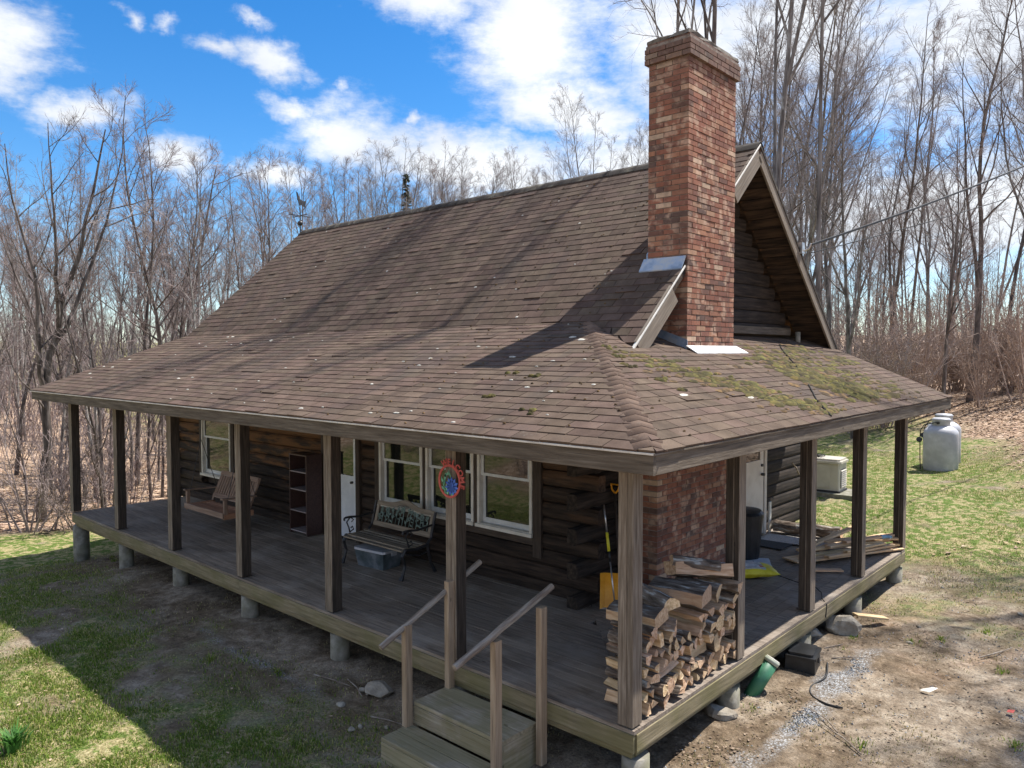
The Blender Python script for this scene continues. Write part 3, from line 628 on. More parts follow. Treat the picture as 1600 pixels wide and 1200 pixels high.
# soffit boards under the gable overhang (both slopes)
for k in range(22):
    ya, yb = YRIDGE+.14+k*.158, YRIDGE+.14+k*.158+.15
    bar('soffit_board', m_soffit, cabin, (XW+.005, (ya+yb)/2, zb_((ya+yb)/2)-.162), (XG-.032, (ya+yb)/2, zb_((ya+yb)/2)-.162), .198, .02, up=(0, SM, 1))
    if 5.2 < 2*YRIDGE-yb: bar('soffit_board', m_soffit, cabin, (XW+.005, 2*YRIDGE-(ya+yb)/2, zb_((ya+yb)/2)-.162), (XG-.032, 2*YRIDGE-(ya+yb)/2, zb_((ya+yb)/2)-.162), .198, .02, up=(0, -SM, 1))

# --- log walls
HL = .2175; LZ0 = .04+.0
LSEC = [(.0, -.1065), (.032, -.10), (.062, -.062), (.070, 0), (.062, .062), (.032, .10), (0, .1065), (-.10, .104), (-.10, -.104)]
def logpiece(parent, p0, p1, outv, mt=m_log, flat=1.0):
    """a rounded log from p0 to p1, its bulge towards outv"""
    M, L = frame(p0, p1); mb = MB(); y = M.to_3x3() @ Vector((0, 1, 0)); s_ = 1 if y.dot(Vector(outv)) > 0 else -1
    segs = max(1, int(L/.7)); v = []; n = len(LSEC); f = []
    for i in range(segs+1):
        k = 1+.06*(rnd.random()-.5); dz = .006*(rnd.random()-.5)
        v += [(L*i/segs, s_*a*(k*flat if a > 0 else 1), b+dz) for a, b in LSEC]
    for i in range(segs):
        f += [(i*n+j, i*n+(j+1) % n, (i+1)*n+(j+1) % n, (i+1)*n+j)[::s_] for j in range(n)]
    f += [tuple(range(n))[::-s_], tuple(range(segs*n, segs*n+n))[::s_]]
    mb.add(v, f); return mb.build('log', mt, parent, M)
front_wall = MB(); front_wall.box(XLW, XW, YW+.10, YW+.22, -.55, 3.35); front_wall = front_wall.build('front_log_wall', m_casing, cabin)
right_wall = MB(); right_wall.box(XW-.22, XW-.10, YW+.23, YBACK-.1, -.55, 3.5); right_wall = right_wall.build('right_log_wall', m_casing, cabin)
def openings_at(z, ops): return [(a, b) for a, b, z0, z1 in ops if z0-.06 < z < z1+.06]
FOP = [(-8.14, -6.99, -.2, 2.14), (-6.58, -3.02, .66, 2.14), (-12.80, -11.33, .52, 2.14)]
ROP = [(6.38, 7.68, -.2, 2.16)]
def segments(lo, hi, ops):
    s_ = [(lo, hi)]
    for a, b in ops:
        s_ = [q for l, h in s_ for q in ((l, min(h, a)), (max(l, b), h)) if q[1]-q[0] > .08]
    return s_
for k in range(-1, 13):
    z = .26+HL*k
    even = k % 2 == 0
    if z < 2.75:
        xr_ = XW+.16 if even else XW-.02; xl_ = XLW-.32 if even else XLW+.02
        for a, b in segments(xl_, xr_, openings_at(z, FOP)): logpiece(front_wall, (a, YW+.0, z), (b, YW+.0, z), (0, -1, 0))
    z2 = .26+HL*k
    if z2 < 3.1:
        y0_ = YW-.02 if even else YW-.34; y1_ = YBACK+.0 if even else YBACK+.5
        for a, b in segments(y0_, y1_, openings_at(z2, ROP)): logpiece(right_wall, (XW-.0-.02, a, z2), (XW-.02, b, z2), (1, 0, 0), m_gablelog, .45 if a > 5 else 1)
    if z < 2.75: logpiece(front_wall, (XLW, YW-.3 if not even else YW+.05, z), (XLW, YBACK, z), (-1, 0, 0)); logpiece(right_wall, (XLW, YBACK, z), (XW, YBACK, z), (0, 1, 0))
# gable siding logs, clipped under the roof
gable = MB(); gable.prism([(2.75, 3.35), (YBACK-.35, 3.35), (YRIDGE, ZRIDGE-.22)], (0, 1, 0), (0, 0, 1), (XW-.2, 0, 0), (.1, 0, 0)); gable = gable.build('gable_wall', m_casing, cabin)
z = 3.42
while z < ZRIDGE-.3:
    hw = (ZRIDGE-.20-z)/SM
    logpiece(gable, (XW-.03, YRIDGE-hw+.1, z), (XW-.03, YRIDGE+hw-.1, z), (1, 0, 0), m_gablelog, .4); z += HL
bar('gable_trim_board', m_fascia, cabin, (XW+.10, 5.15, zr(XW)+.09), (XW+.10, 8.55, zr(XW)+.09), .03, .13)
cyl('vent_pipe', m_concrete, cabin, (-1.98, 8.5, zr(-1.98)-.05), (-1.98, 8.5, zr(-1.98)+.19), .045)

# --- windows
def window(x0, x1, z0, z1, blank=False):
    fr = MB(); w = .045; yo = YW-.075
    for (a, b, c, d) in ((x0, x0+w, z0, z1), (x1-w, x1, z0, z1), (x0+w, x1-w, z0, z0+w), (x0+w, x1-w, z1-w, z1)): fr.box(a, b, yo-.03, yo+.12, c, d)
    f = fr.build('window', m_white, cabin)
    wbox('sill', m_white, f, x0-.02, x1+.02, yo-.062, yo-.031, z0-.012, z0+.035)
    zmid = z0+(z1-z0)*.56
    for (za, zb2, yy, nm) in ((zmid-.02, z1-w, yo+.005, 'upper_sash'), (z0+w, zmid+.025, yo+.045, 'lower_sash')):
        sw = .052; s_ = MB(); a, b = x0+w+.003, x1-w-.003; za += .003; zb2 -= .003
        s_.box(a, a+sw, yy, yy+.032, za, zb2); s_.box(b-sw, b, yy, yy+.032, za, zb2); s_.box(a+sw, b-sw, yy, yy+.032, za, za+(.075 if nm[0] == 'l' else .04)); s_.box(a+sw, b-sw, yy, yy+.032, zb2-.04, zb2)
        so = s_.build('sash', m_sash, f)
        wbox('pane', m_glass, f, a+sw-.004, b-sw+.004, yy+.012, yy+.018, za+.03, zb2-.03)
for x0, x1, z0 in ((-6.47, -5.40, .74), (-5.32, -4.28, .74), (-4.20, -3.16, .74), (-12.70, -11.43, .58)): window(x0, x1, z0, 2.08)
for x0, x1, z0, z1 in ((-6.60, -6.475, .64, 2.2), (-5.395, -5.325, .70, 2.2), (-4.275, -4.205, .70, 2.2), (-3.155, -3.00, .46, 2.2), (-12.82, -12.705, .5, 2.2), (-11.425, -11.31, .5, 2.2)):
    bar('casing_board', m_casing, cabin, ((x0+x1)/2, YW-.07, z0), ((x0+x1)/2, YW-.07, z1), .05, x1-x0-.004, up=(1, 0, 0), c=.004)
bar('casing_board', m_casing, cabin, (-6.47, YW-.06, .665), (-3.16, YW-.06, .665), .05, .10)
# front storm door
dm = MB(); dm.box(-7.96, -7.90, YW-.10, YW-.06, .05, 2.06); dm.box(-7.17, -7.11, YW-.10, YW-.06, .05, 2.06); dm.box(-7.90, -7.17, YW-.10, YW-.06, .05, 1.13); dm.box(-7.90, -7.17, YW-.10, YW-.06, 1.98, 2.06)
fd = dm.build('front_door', m_doorw, cabin); fd['label'] = 'white front door with a tall upper glass'
wbox('pane', m_glass, fd, -7.905, -7.165, YW-.083, YW-.077, 1.125, 1.985)
cyl('handle', m_iron, fd, (-7.20, YW-.14, 1.02), (-7.20, YW-.10, 1.02), .022)
for x in (-8.06, -7.05): bar('casing_board', m_casing, cabin, (x, YW-.06, 0), (x, YW-.06, 2.2), .12, .11, up=(1, 0, 0))
# side door in the right wall
xd = XW+.07; dm = MB()
dm.box(xd, xd+.04, 6.52, 7.44, .05, 1.36); dm.box(xd, xd+.04, 6.52, 6.66, 1.36, 2.06); dm.box(xd, xd+.04, 7.30, 7.44, 1.36, 2.06); dm.box(xd, xd+.04, 6.66, 7.30, 1.96, 2.06)
sdoor = dm.build('side_door', m_doorc, cabin); sdoor['label'] = 'cream side door with a window in its upper half'
wbox('pane', m_glass, sdoor, xd+.016, xd+.024, 6.655, 7.305, 1.355, 1.965)
cyl('handle', m_iron, sdoor, (xd+.04, 7.36, 1.10), (xd+.10, 7.36, 1.10), .026); cyl('deadbolt', m_iron, sdoor, (xd+.04, 7.36, 1.26), (xd+.065, 7.36, 1.26), .026)
for y in (6.46, 7.53): bar('door_jamb', m_doorc, cabin, (xd-.01, y, 0), (xd-.01, y, 2.14), .12, .10, up=(0, 1, 0))
wbox('corner_trim', m_white, cabin, XW+.085, XW+.11, 7.72, 7.80, 0, .55)

# --- porch deck
deck = MB(); deck.box(-13.40, -.06, .05, YW-.05, -.20, -.034); deck.box(XW+.12, -.06, YW-.05, 8.02, -.20, -.034); deck = deck.build('porch_deck', m_casing, cabin)
bw = .1435; yy = -.012; k = 0
while yy < YW-.05:
    y1 = min(yy+bw, YW+.0); xm = -.0+.012-(yy+.012)*(2.25/2.45)       # mitre at the corner
    cuts = [-13.47]+[-13.47+rnd.uniform(2.5, 5.2)+4.0*j for j in range(3)]+[xm]
    cuts = [c for c in cuts if c <= xm]
    for a, b in zip(cuts[:-1], cuts[1:]):
        if b-a > .2:
            sk = bw*.9 if b == xm else 0; mb = MB(); c = Vector(((a+b)/2, (yy+y1)/2, -.017)); h0 = -.017; h1 = .017+rnd.uniform(-.0025, .0015)
            mb.add([Vector(p)-Vector((c.x, c.y, 0)) for p in ((a+.002, yy+.003, h0), (b-.002, yy+.003, h0), (b-.002-sk, y1-.003, h0), (a+.002, y1-.003, h0), (a+.002, yy+.003, h1), (b-.002, yy+.003, h1), (b-.002-sk, y1-.003, h1), (a+.002, y1-.003, h1))],
                   [(3, 2, 1, 0), (4, 5, 6, 7), (0, 1, 5, 4), (1, 2, 6, 5), (2, 3, 7, 6), (3, 0, 4, 7)])
            mb.build('deck_board', m_deck, deck, Matrix.Translation(c))
    yy += bw; k += 1
xx = .012
while xx > XW+.1:
    x1 = max(xx-bw, XW+.0); ym = -.012+(.012-xx)*(2.45/2.25); cuts = [ym+.004, ym+rnd.uniform(2.2, 4.6), 8.06]
    for a, b in zip(cuts[:-1], cuts[1:]):
        sk = bw*1.0 if a == cuts[0] else 0; mb = MB(); c = Vector(((xx+x1)/2, (a+b)/2, -.017)); h0 = -.017; h1 = .017+rnd.uniform(-.0025, .0015)
        mb.add([Vector(p)-Vector((c.x, c.y, 0)) for p in ((x1+.003, a+sk, h0), (xx-.003, a, h0), (xx-.003, b-.002, h0), (x1+.003, b-.002, h0), (x1+.003, a+sk, h1), (xx-.003, a, h1), (xx-.003, b-.002, h1), (x1+.003, b-.002, h1))],
               [(3, 2, 1, 0), (4, 5, 6, 7), (0, 1, 5, 4), (1, 2, 6, 5), (2, 3, 7, 6), (3, 0, 4, 7)])
        mo_ = mb.build('deck_board', m_deck, deck, Matrix.Translation(c)); 
    xx -= bw
bar('rim_board', m_rim, deck, (-13.46, -.0, -.118), (-6.7, -.0, -.118), .036, .16); bar('rim_board', m_rim, deck, (-6.696, -.0, -.118), (.004, -.0, -.118), .036, .16)
bar('rim_board', m_rim, deck, (.0, .022, -.118), (.0, 8.05, -.118), .036, .16)
bar('rim_board', m_rim, deck, (-13.45, .022, -.118), (-13.45, YW, -.118), .036, .16)
bar('rim_board', m_rim, deck, (-.02, 8.05, -.118), (XW+.1, 8.05, -.118), .036, .16)
bar('skirt_beam', m_rim, deck, (-13.40, .06, -.225), (-.05, .06, -.225), .05, .11); bar('skirt_beam', m_rim, deck, (-.06, .09, -.225), (-.06, 8.0, -.225), .05, .11)

# --- porch posts, beam and piers
PX = [-.03, -2.20, -4.42, -6.64, -8.88, -11.12, -13.42]; PY = [1.96, 3.96, 5.90, 7.94]; PW = .155
def porch_post(cx, cy, outer):
    top = 2.40
    mb = MB(); c = .006
    for (x0, x1, cc) in ((-PW/2, .012, .006), (.014, PW/2, .006)):
        sec = [(x0+c, -PW/2), (x1-c, -PW/2), (x1, -PW/2+c), (x1, PW/2-c), (x1-c, PW/2), (x0+c, PW/2), (x0, PW/2-c), (x0, -PW/2+c)]
        lo = .018
        mb.add([(lo, a, b) for a, b in sec]+[(top, a, b) for a, b in sec], [tuple(range(8))[::-1], tuple(range(8, 16))]+[(j, (j+1) % 8, (j+1) % 8+8, j+8) for j in range(8)])
    M = Matrix(((0, 1, 0, cx), (0, 0, 1, cy), (1, 0, 0, 0), (0, 0, 0, 1)))       # local X is up
    Mr = M.to_3x3(); n_ = 10
    mb.mi = []
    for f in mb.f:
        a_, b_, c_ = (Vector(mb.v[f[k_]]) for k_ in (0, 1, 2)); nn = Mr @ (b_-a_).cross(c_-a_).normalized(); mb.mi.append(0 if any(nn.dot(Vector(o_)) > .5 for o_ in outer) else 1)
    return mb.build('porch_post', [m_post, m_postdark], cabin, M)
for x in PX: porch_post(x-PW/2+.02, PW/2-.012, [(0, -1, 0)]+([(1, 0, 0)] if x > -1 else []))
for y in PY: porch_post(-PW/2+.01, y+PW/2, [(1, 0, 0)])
bar('porch_beam', m_fascia, cabin, (-13.55, .08, 2.37), (-.0, .08, 2.37), .13, .18); bar('porch_beam', m_fascia, cabin, (-.065, .15, 2.37), (-.065, 8.1, 2.37), .13, .18)
for x in PX:
    zz = gz(x, .12)-.3; cyl('concrete_pier', m_concrete, cabin, (x-.05, .15, zz), (x-.05, .15, -.285), .125 if x > -13 else .15, n=16)
for y in PY:
    zz = gz(-.12, y)-.3; cyl('concrete_pier', m_concrete, cabin, (-.13, y+.06, zz), (-.13, y+.06, -.285), .125, n=16)
# foundation wall under the house, back from the porch
mb = MB(); mb.box(XLW+.1, XW-.25, YW+.25, YBACK-.2, -1.6, -.5); mb.build('foundation', m_concrete, cabin)

# --- chimney
CX1, CX0, CY0, CY1 = -1.60, -2.22, 3.73, 5.11
BX1, BY0, BY1 = -1.60, 3.00, 5.25
CH, BL, BWD, MO = .0728, .25, .125, .012
mb = MB(); mb.box(CX0, CX1-.013, CY0+.009, CY1-.006, 2.6, 7.42); mb.box(XW+.05, BX1-.008, BY0+.008, BY1-.006, -.02, 2.58); mb.box(CX0-.03, CX1+.025, CY0-.025, CY1+.03, 7.2, 7.43)
chim = mb.build('chimney', m_mortar, cabin)
BR = []
def brick_course(z, k, x0, x1, y0, y1, hx):
    """one course on the front (y0) and right (x1) faces, corner bricks turned alternately"""
    j = lambda s=.003: rnd.uniform(-s, s)
    first = BWD if k % 2 else BL
    a = y0
    while a < y1-.03:
        L = first if a == y0 else BL
        b = min(a+L, y1)
        BR.append((x1-.115, x1+j(), a+(MO/2 if a > y0 else 0)+j(.0015), b-MO/2, z, z+CH-MO)); a = b
    a = x1-(BL if k % 2 else BWD)
    BR[-1] = BR[-1]
    while a > x0+.03:
        b = max(a-BL, x0)
        if a == x1-BL or a == x1-BWD or True: BR.append((b+MO/2, a-MO/2, y0+j(), y0+.10, z, z+CH-MO))
        a = b
    # the corner brick runs the whole way round
    i = [n for n, q in enumerate(BR) if q[4] == z and abs(q[2]-y0) < .01 and q[1] > x1-.02]
    if i: q = BR[i[0]]; BR[i[0]] = (x1-(BL if k % 2 else BWD)+MO/2, q[1], y0+j(), q[3], q[4], q[5])
z = 3.1; k = 0
while z < 7.16: brick_course(z, k, CX0, CX1, CY0, CY1, 0); z += CH; k += 1
ztop = z
for n_, e in enumerate((.045, .045, .045, .02)):
    brick_course(ztop+n_*CH, k, CX0-e, CX1+e, CY0-e, CY1+e, 0); k += 1
z = .0; k = 0
while z < 2.75: brick_course(z, k, XW+.1, BX1, BY0, BY1, 0); z += CH; k += 1
def bscore(q):
    c = Vector(((q[0]+q[1])/2, (q[2]+q[3])/2, (q[4]+q[5])/2)); d = CAM-c; s_ = ((q[3]-q[2])*d.x+(q[1]-q[0])*-d.y*.8)/d.length**3
    if c.z < 2.85: s_ *= .45
    return -s_
BR.sort(key=bscore)
cache = {}
def brick_mesh(dx, dy, dz):
    key = (round(dx, 2), round(dy, 2))
    if key not in cache: mb = MB(); mb.box(-dx/2, dx/2, -dy/2, dy/2, -dz/2, dz/2); cache[key] = mb.mesh('brick', m_brick)
    return cache[key]
for q in BR[:300]:
    c = ((q[0]+q[1])/2, (q[2]+q[3])/2, (q[4]+q[5])/2)
    link('brick', brick_mesh(q[1]-q[0], q[3]-q[2], q[5]-q[4]), chim, Matrix.Translation(c) @ Matrix.Rotation(rnd.uniform(-.008, .008), 4, 'Z'))
mb = MB()
for q in BR[300:]: mb.box(*q)
o = mb.build('bricks', m_brick, chim); o['kind'] = 'stuff'
# crumbling mortar crown
mb = MB(); n = 26; ring = []
cx, cy = (CX0+CX1)/2, (CY0+CY1)/2; zt = ztop+4*CH-.01
pts = []
for a, b in (((CX0, CY0), (CX1, CY0)), ((CX1, CY0), (CX1, CY1)), ((CX1, CY1), (CX0, CY1)), ((CX0, CY1), (CX0, CY0))):
    for i in range(7):
        f = i/7; pts.append((a[0]+(b[0]-a[0])*f, a[1]+(b[1]-a[1])*f))
v = []
for sc, zz in ((1.045, zt-.004), (1.035, zt+.045), (.97, zt+.058), (.6, zt+.062)):
    for (x, y) in pts: v.append((cx+(x-cx)*sc+rnd.uniform(-.012, .012), cy+(y-cy)*sc+rnd.uniform(-.012, .012), zz+(rnd.uniform(-.014, .016) if zz > zt else 0)))
n = len(pts)
mb.add(v, [(r*n+i, r*n+(i+1) % n, (r+1)*n+(i+1) % n, (r+1)*n+i) for r in range(3) for i in range(n)]+[tuple(range(3*n, 4*n))])
mb.build('mortar_crown', m_cap, chim)
# flashings
mb = MB(); za = zm(CY0)
mb.add([(CX0-.05, CY0-.02, zm(CY0-.02)+.12), (CX1-.02, CY0-.02, zm(CY0-.02)+.12), (XG+.0, CY0-.115, zm(CY0-.115)+.03), (CX0-.07, CY0-.115, zm(CY0-.115)+.03),
        (CX0-.05, CY0+.01, zm(CY0-.02)+.12), (CX1-.02, CY0+.01, zm(CY0-.02)+.12), (XG+.0, CY0-.11, zm(CY0-.115)+.015), (CX0-.07, CY0-.11, zm(CY0-.115)+.015)],
       [(0, 3, 2, 1), (4, 5, 6, 7), (0, 1, 5, 4), (2, 3, 7, 6), (1, 2, 6, 5), (0, 4, 7, 3)])
mb.build('flashing', m_zinc, chim)
mb = MB()
for (y, yp) in ((CY0, 0),):
    mb.add([(CX0-.02, CY0+.0, zm(CY0)+.02), (CX0-.02, CY1, zm(CY1)+.02), (CX0-.02, CY1, zm(CY1)+.16), (CX0-.02, CY0, zm(CY0)+.17), (CX0, CY0, zm(CY0)+.02), (CX0, CY1, zm(CY1)+.02), (CX0, CY1, zm(CY1)+.16), (CX0, CY0, zm(CY0)+.17)],
           [(0, 3, 2, 1), (4, 5, 6, 7), (3, 7, 6, 2), (0, 4, 7, 3)])
mb.build('flashing', m_zinc, chim)
zc = zr(CX1)
mb = MB(); mb.add([(CX1+.012, CY0-.04, zc+.055), (CX1+.012, CY1+.06, zc+.055), (CX1+.17, CY1+.14, zr(CX1+.17)+.02), (CX1+.17, CY0-.02, zr(CX1+.17)+.02), (CX1+.0, CY0-.04, zc+.045), (CX1+.0, CY1+.06, zc+.045), (CX1+.17, CY1+.14, zr(CX1+.17)+.008), (CX1+.17, CY0-.02, zr(CX1+.17)+.008)],
                 [(0, 3, 2, 1), (4, 5, 6, 7), (0, 4, 7, 3), (3, 7, 6, 2), (2, 6, 5, 1)])
mb.build('flashing', m_flash, chim)
mb = MB(); mb.add([(CX1+.01, CY0-.012, zc+.13), (CX0, CY0-.012, zr(CX0)+.12), (CX0, CY0-.012, zr(CX0)+.0), (CX1+.01, CY0-.012, zc+.0), (CX1+.01, CY0-.002, zc+.13), (CX0, CY0-.002, zr(CX0)+.12), (CX0, CY0-.002, zr(CX0)), (CX1+.01, CY0-.002, zc)],
                  [(0, 1, 2, 3), (7, 6, 5, 4), (0, 4, 5, 1), (0, 3, 7, 4)])
mb.build('flashing', m_zinc, chim)
# cable lying on the right porch roof, wire bracket on the rake
mb = MB(); mb.tube([(x, y, zr(x)+.02) for x, y in ((-1.72, 7.08), (-1.45, 6.6), (-1.0, 5.9), (-.62, 5.26), (-.28, 4.6), (.05, 3.95), (.28, 3.6), (.43, 3.38))], .009, 5); mb.build('roof_cable', m_cable, cabin)
mb = MB(); mb.tube([(XG-.02, 7.72, 4.95), (XG+.12, 7.74, 5.02), (XG+.16, 7.74, 5.10)], .018, 6); mb.box(XG-.02, XG+.05, 7.62, 7.74, 4.93, 5.12); mb.build('service_bracket', m_alu, cabin)
# ------------------------------------------------------------------ porch steps
st = thing('porch_steps', (-1.7, -.45, -.75), 'two wooden steps with rough pole handrails at the front of the porch', 'steps')
SX0, SX1 = -2.27, -1.06
for j, (y0, y1) in enumerate(((-.27, -.022), (-.52, -.275))): bar('tread', m_tread, st, (SX0, (y0+y1)/2, -.285), (SX1, (y0+y1)/2, -.285), y1-y0-.005, .04)
for j, (y0, y1) in enumerate(((-.72, -.545), (-.92, -.725))): bar('tread', m_tread, st, (SX0-.02, (y0+y1)/2, -.51), (SX1-.04, (y0+y1)/2, -.51), y1-y0-.005, .04)
bar('riser', m_tread, st, (SX0, -.508, -.398), (SX1, -.508, -.398), .03, .182); bar('riser', m_tread, st, (SX0-.02, -.905, -.68), (SX1-.04, -.905, -.68), .03, .295)
bar('stringer', m_tread, st, (SX0+.02, -.49, -.56), (SX0+.02, -.02, -.56), .03, .505); bar('stringer', m_tread, st, (SX1-.02, -.49, -.56), (SX1-.02, -.02, -.56), .03, .505)
bar('stringer', m_tread, st, (SX0, -.885, -.68), (SX0, -.526, -.68), .03, .295); bar('stringer', m_tread, st, (SX1-.06, -.885, -.68), (SX1-.06, -.526, -.68), .03, .295)
for x, y, z0, z1 in ((SX0+.03, -.05, -.29, .86), (SX0-.015, -.59, -.49, .53), (SX1+.08, -.06, -.62, .87), (SX1+.005, -.60, -.75, .69)):
    bar('railing_post', m_rail, st, (x, y, z0), (x, y, z1), .088, .045 if z1 > 2 else .07, up=(1, 0, 0), c=.005)
def pole(name, mt, parent, p0, p1, r, n=10, wob=.004, k=9):
    p0, p1 = Vector(p0), Vector(p1); M, L = frame(p0, p1); mb = MB()
    mb.tube([(L*i/k, rnd.uniform(-wob, wob)*(0 < i < k), rnd.uniform(-wob, wob)*(0 < i < k)) for i in range(k+1)], [r*rnd.uniform(.94, 1.06) for _ in range(k+1)], n)
    return mb.build(name, mt, parent, M, smooth=False)
m_pole = mat('bare_pole_wood', [(.3, (.17, .13, .10)), (.6, (.27, .225, .18)), (.85, (.36, .32, .27))], 3, (1, 9, 9), .85, .05, .5)
pole('handrail', m_pole, st, (SX0-.04, -.90, .38), (SX0+.04, .40, .97), .030); pole('handrail', m_pole, st, (SX1-.03, -1.08, .58), (SX1+.02, .17, 1.00), .032)

# ------------------------------------------------------------------ porch furniture
def bench():
    x0, x1, yf, yb = -6.24, -4.80, 1.46, 2.06
    t = thing('garden_bench', ((x0+x1)/2, 1.76, .0), 'wooden garden bench with black iron ends and a green floral iron back', 'bench')
    for j in range(6):
        y = yf+.02+j*.078; z = .445-.018*math.sin(j/5*math.pi)+(-.03 if j == 0 else 0)
        bar('slat', m_benchwood, t, (x0+.03, y, z), (x1-.03, y, z), .070, .022)
    for x in (x0+.02, x1-.02):
        mb = MB(); r = .017
        mb.tube([(x, yf+.06, .43), (x, yf+.0, .34), (x, yf+.045, .20), (x, yf+.01, .08), (x, yf-.03, 0)], [.028, .025, .021, .022, .036], 6)
        mb.tube([(x, yb-.12, .43), (x, yb-.10, .30), (x, yb-.06, .15), (x, yb+.02, 0)], [.027, .023, .021, .033], 6)
        mb.tube([(x, yf+.03, .425), (x, (yf+yb)/2-.05, .40), (x, yb-.14, .425), (x, yb-.05, .52), (x, yb+.04, .88)], [.023]*5, 6)
        mb.tube([(x, yf+.06, .36), (x, (yf+yb)/2, .30), (x, yb-.10, .33)], [.012]*3, 6)
        mb.build('leg_frame', m_iron, t)
        mb = MB()
        mb.tube([(x, yf+.03+.03*math.cos(a)*k_, .665+.03*math.sin(a)*k_) for a, k_ in ((4.2, .4), (3.1, .6), (2.0, .8), (1.2, 1.0))]+[(x, yf+.12, .695), (x, yf+.28, .675), (x, yb-.03, .70)], [.017]*7, 6)
        mb.tube([(x, yf+.13, .69), (x, yf+.06, .62), (x, yf+.10, .53), (x, yf+.12, .45)], [.013, .012, .011, .014], 6)
        mb.tube([(x, yf+.13, .69), (x, yf+.19, .64), (x, yf+.15, .61)], [.01, .01, .009], 5); mb.tube([(x, yf+.12, .46), (x, yf+.19, .49), (x, yf+.165, .54), (x, yf+.135, .52)], [.01]*4, 5)
        mb.build('armrest', m_iron, t)
    # back: reclined plane through (yb-.04,.52)->(yb+.05,.86)
    B0 = Vector((0, yb-.05, .50)); Vv = Vector((0, .10, .36)).normalized(); Nb = Vector((0, -Vv.z, Vv.y))
    def bp(x, v, n=0.0): return Vector((x, 0, 0))+B0+Vv*v+Nb*n
    bar('back_rail', m_benchwood, t, bp(x0+.05, .045), bp(x1-.05, .045), .024, .075, up=Vv)
    for x in (x0+.085, x1-.085): bar('back_stile', m_benchwood, t, bp(x, .085), bp(x, .34), .06, .022, up=Nb)
    mb = MB(); n = 24; top = []; bot = []
    for i in range(n+1):
        f = i/n; x = x0+.05+(x1-x0-.10)*f; k = math.exp(-((f-.5)/.155)**2)*.082
        top.append((x, .40+k)); bot.append((x, .332+k*.8))
    v = [bp(x, z, d) for d in (-.012, .012) for x, z in top+bot]; m_ = n+1
    f = []
    for i in range(n):
        f += [(i, i+1, m_+i+1, m_+i), (2*m_+i+1, 2*m_+i, 3*m_+i, 3*m_+i+1), (i+1, i, 2*m_+i, 2*m_+i+1), (m_+i, m_+i+1, 3*m_+i+1, 3*m_+i)]
    mb.add(v, f); mb.build('crest_rail', m_benchwood, t)
    mb = MB()
    def leaf(mb, x, v, ln, wd, a):
        dx, dv = math.sin(a), math.cos(a); q = [(0, 0), (.5, .5), (1, 0), (.5, -.5)]
        P = [bp(x+dx*ln*s_+dv*wd*w_, v+dv*ln*s_-dx*wd*w_, d) for d in (-.005, .005) for s_, w_ in q]
        mb.add(P, [(0, 1, 2, 3), (7, 6, 5, 4), (0, 4, 5, 1), (1, 5, 6, 2), (2, 6, 7, 3), (3, 7, 4, 0)])
    for i in range(15):
        x = x0+.15+(x1-x0-.30)*i/14; f_ = (x-x0)/(x1-x0); h = .24+math.exp(-((f_-.5)/.155)**2)*.06
        lean = rnd.uniform(-.5, .5)
        pts = [(x+lean*.12*s_*s_, .085+h*s_) for s_ in (0, .35, .7, .95)]
        mb.tube([bp(a, b) for a, b in pts], .006, 5)
        for _ in range(5):
            s_ = rnd.uniform(.05, .8); leaf(mb, x+lean*.12*s_*s_, .085+h*s_*.9, rnd.uniform(.05, .085), rnd.uniform(.018, .03), rnd.uniform(-1.5, 1.5))
        for j in range(5): leaf(mb, pts[-1][0], pts[-1][1]-.03, .038, .026, j*1.26+rnd.random())
    mb.build('lattice_panel', m_lattice, t)
bench()
t = thing('storage_bin', (-5.70, 1.73, 0), 'clear plastic storage bin with a pale lid under the garden bench', 'bin', rotz=R(6))
mw = WM[t.name]
def lob(name, mt, par, *b, smooth=False):
    mb = MB(); mb.box(*b); return mb.build(name, mt, par, WM[par.name].copy())
mb = MB(); mb.add([(-.27, -.17, 0), (.27, -.17, 0), (.27, .17, 0), (-.27, .17, 0), (-.31, -.21, .25), (.31, -.21, .25), (.31, .21, .25), (-.31, .21, .25)], [(3, 2, 1, 0), (4, 5, 6, 7), (0, 1, 5, 4), (1, 2, 6, 5), (2, 3, 7, 6), (3, 0, 4, 7)])
mb.build('body', m_bin, t, mw)
mb = MB(); mb.prism(chamfer_section(.66, .44, .03), (1, 0, 0), (0, 1, 0), (0, 0, .252), (0, 0, .035)); mb.build('lid', m_binlid, t, mw)
lob('latch', m_binlid, t, .31, .335, -.05, .05, .20, .262)

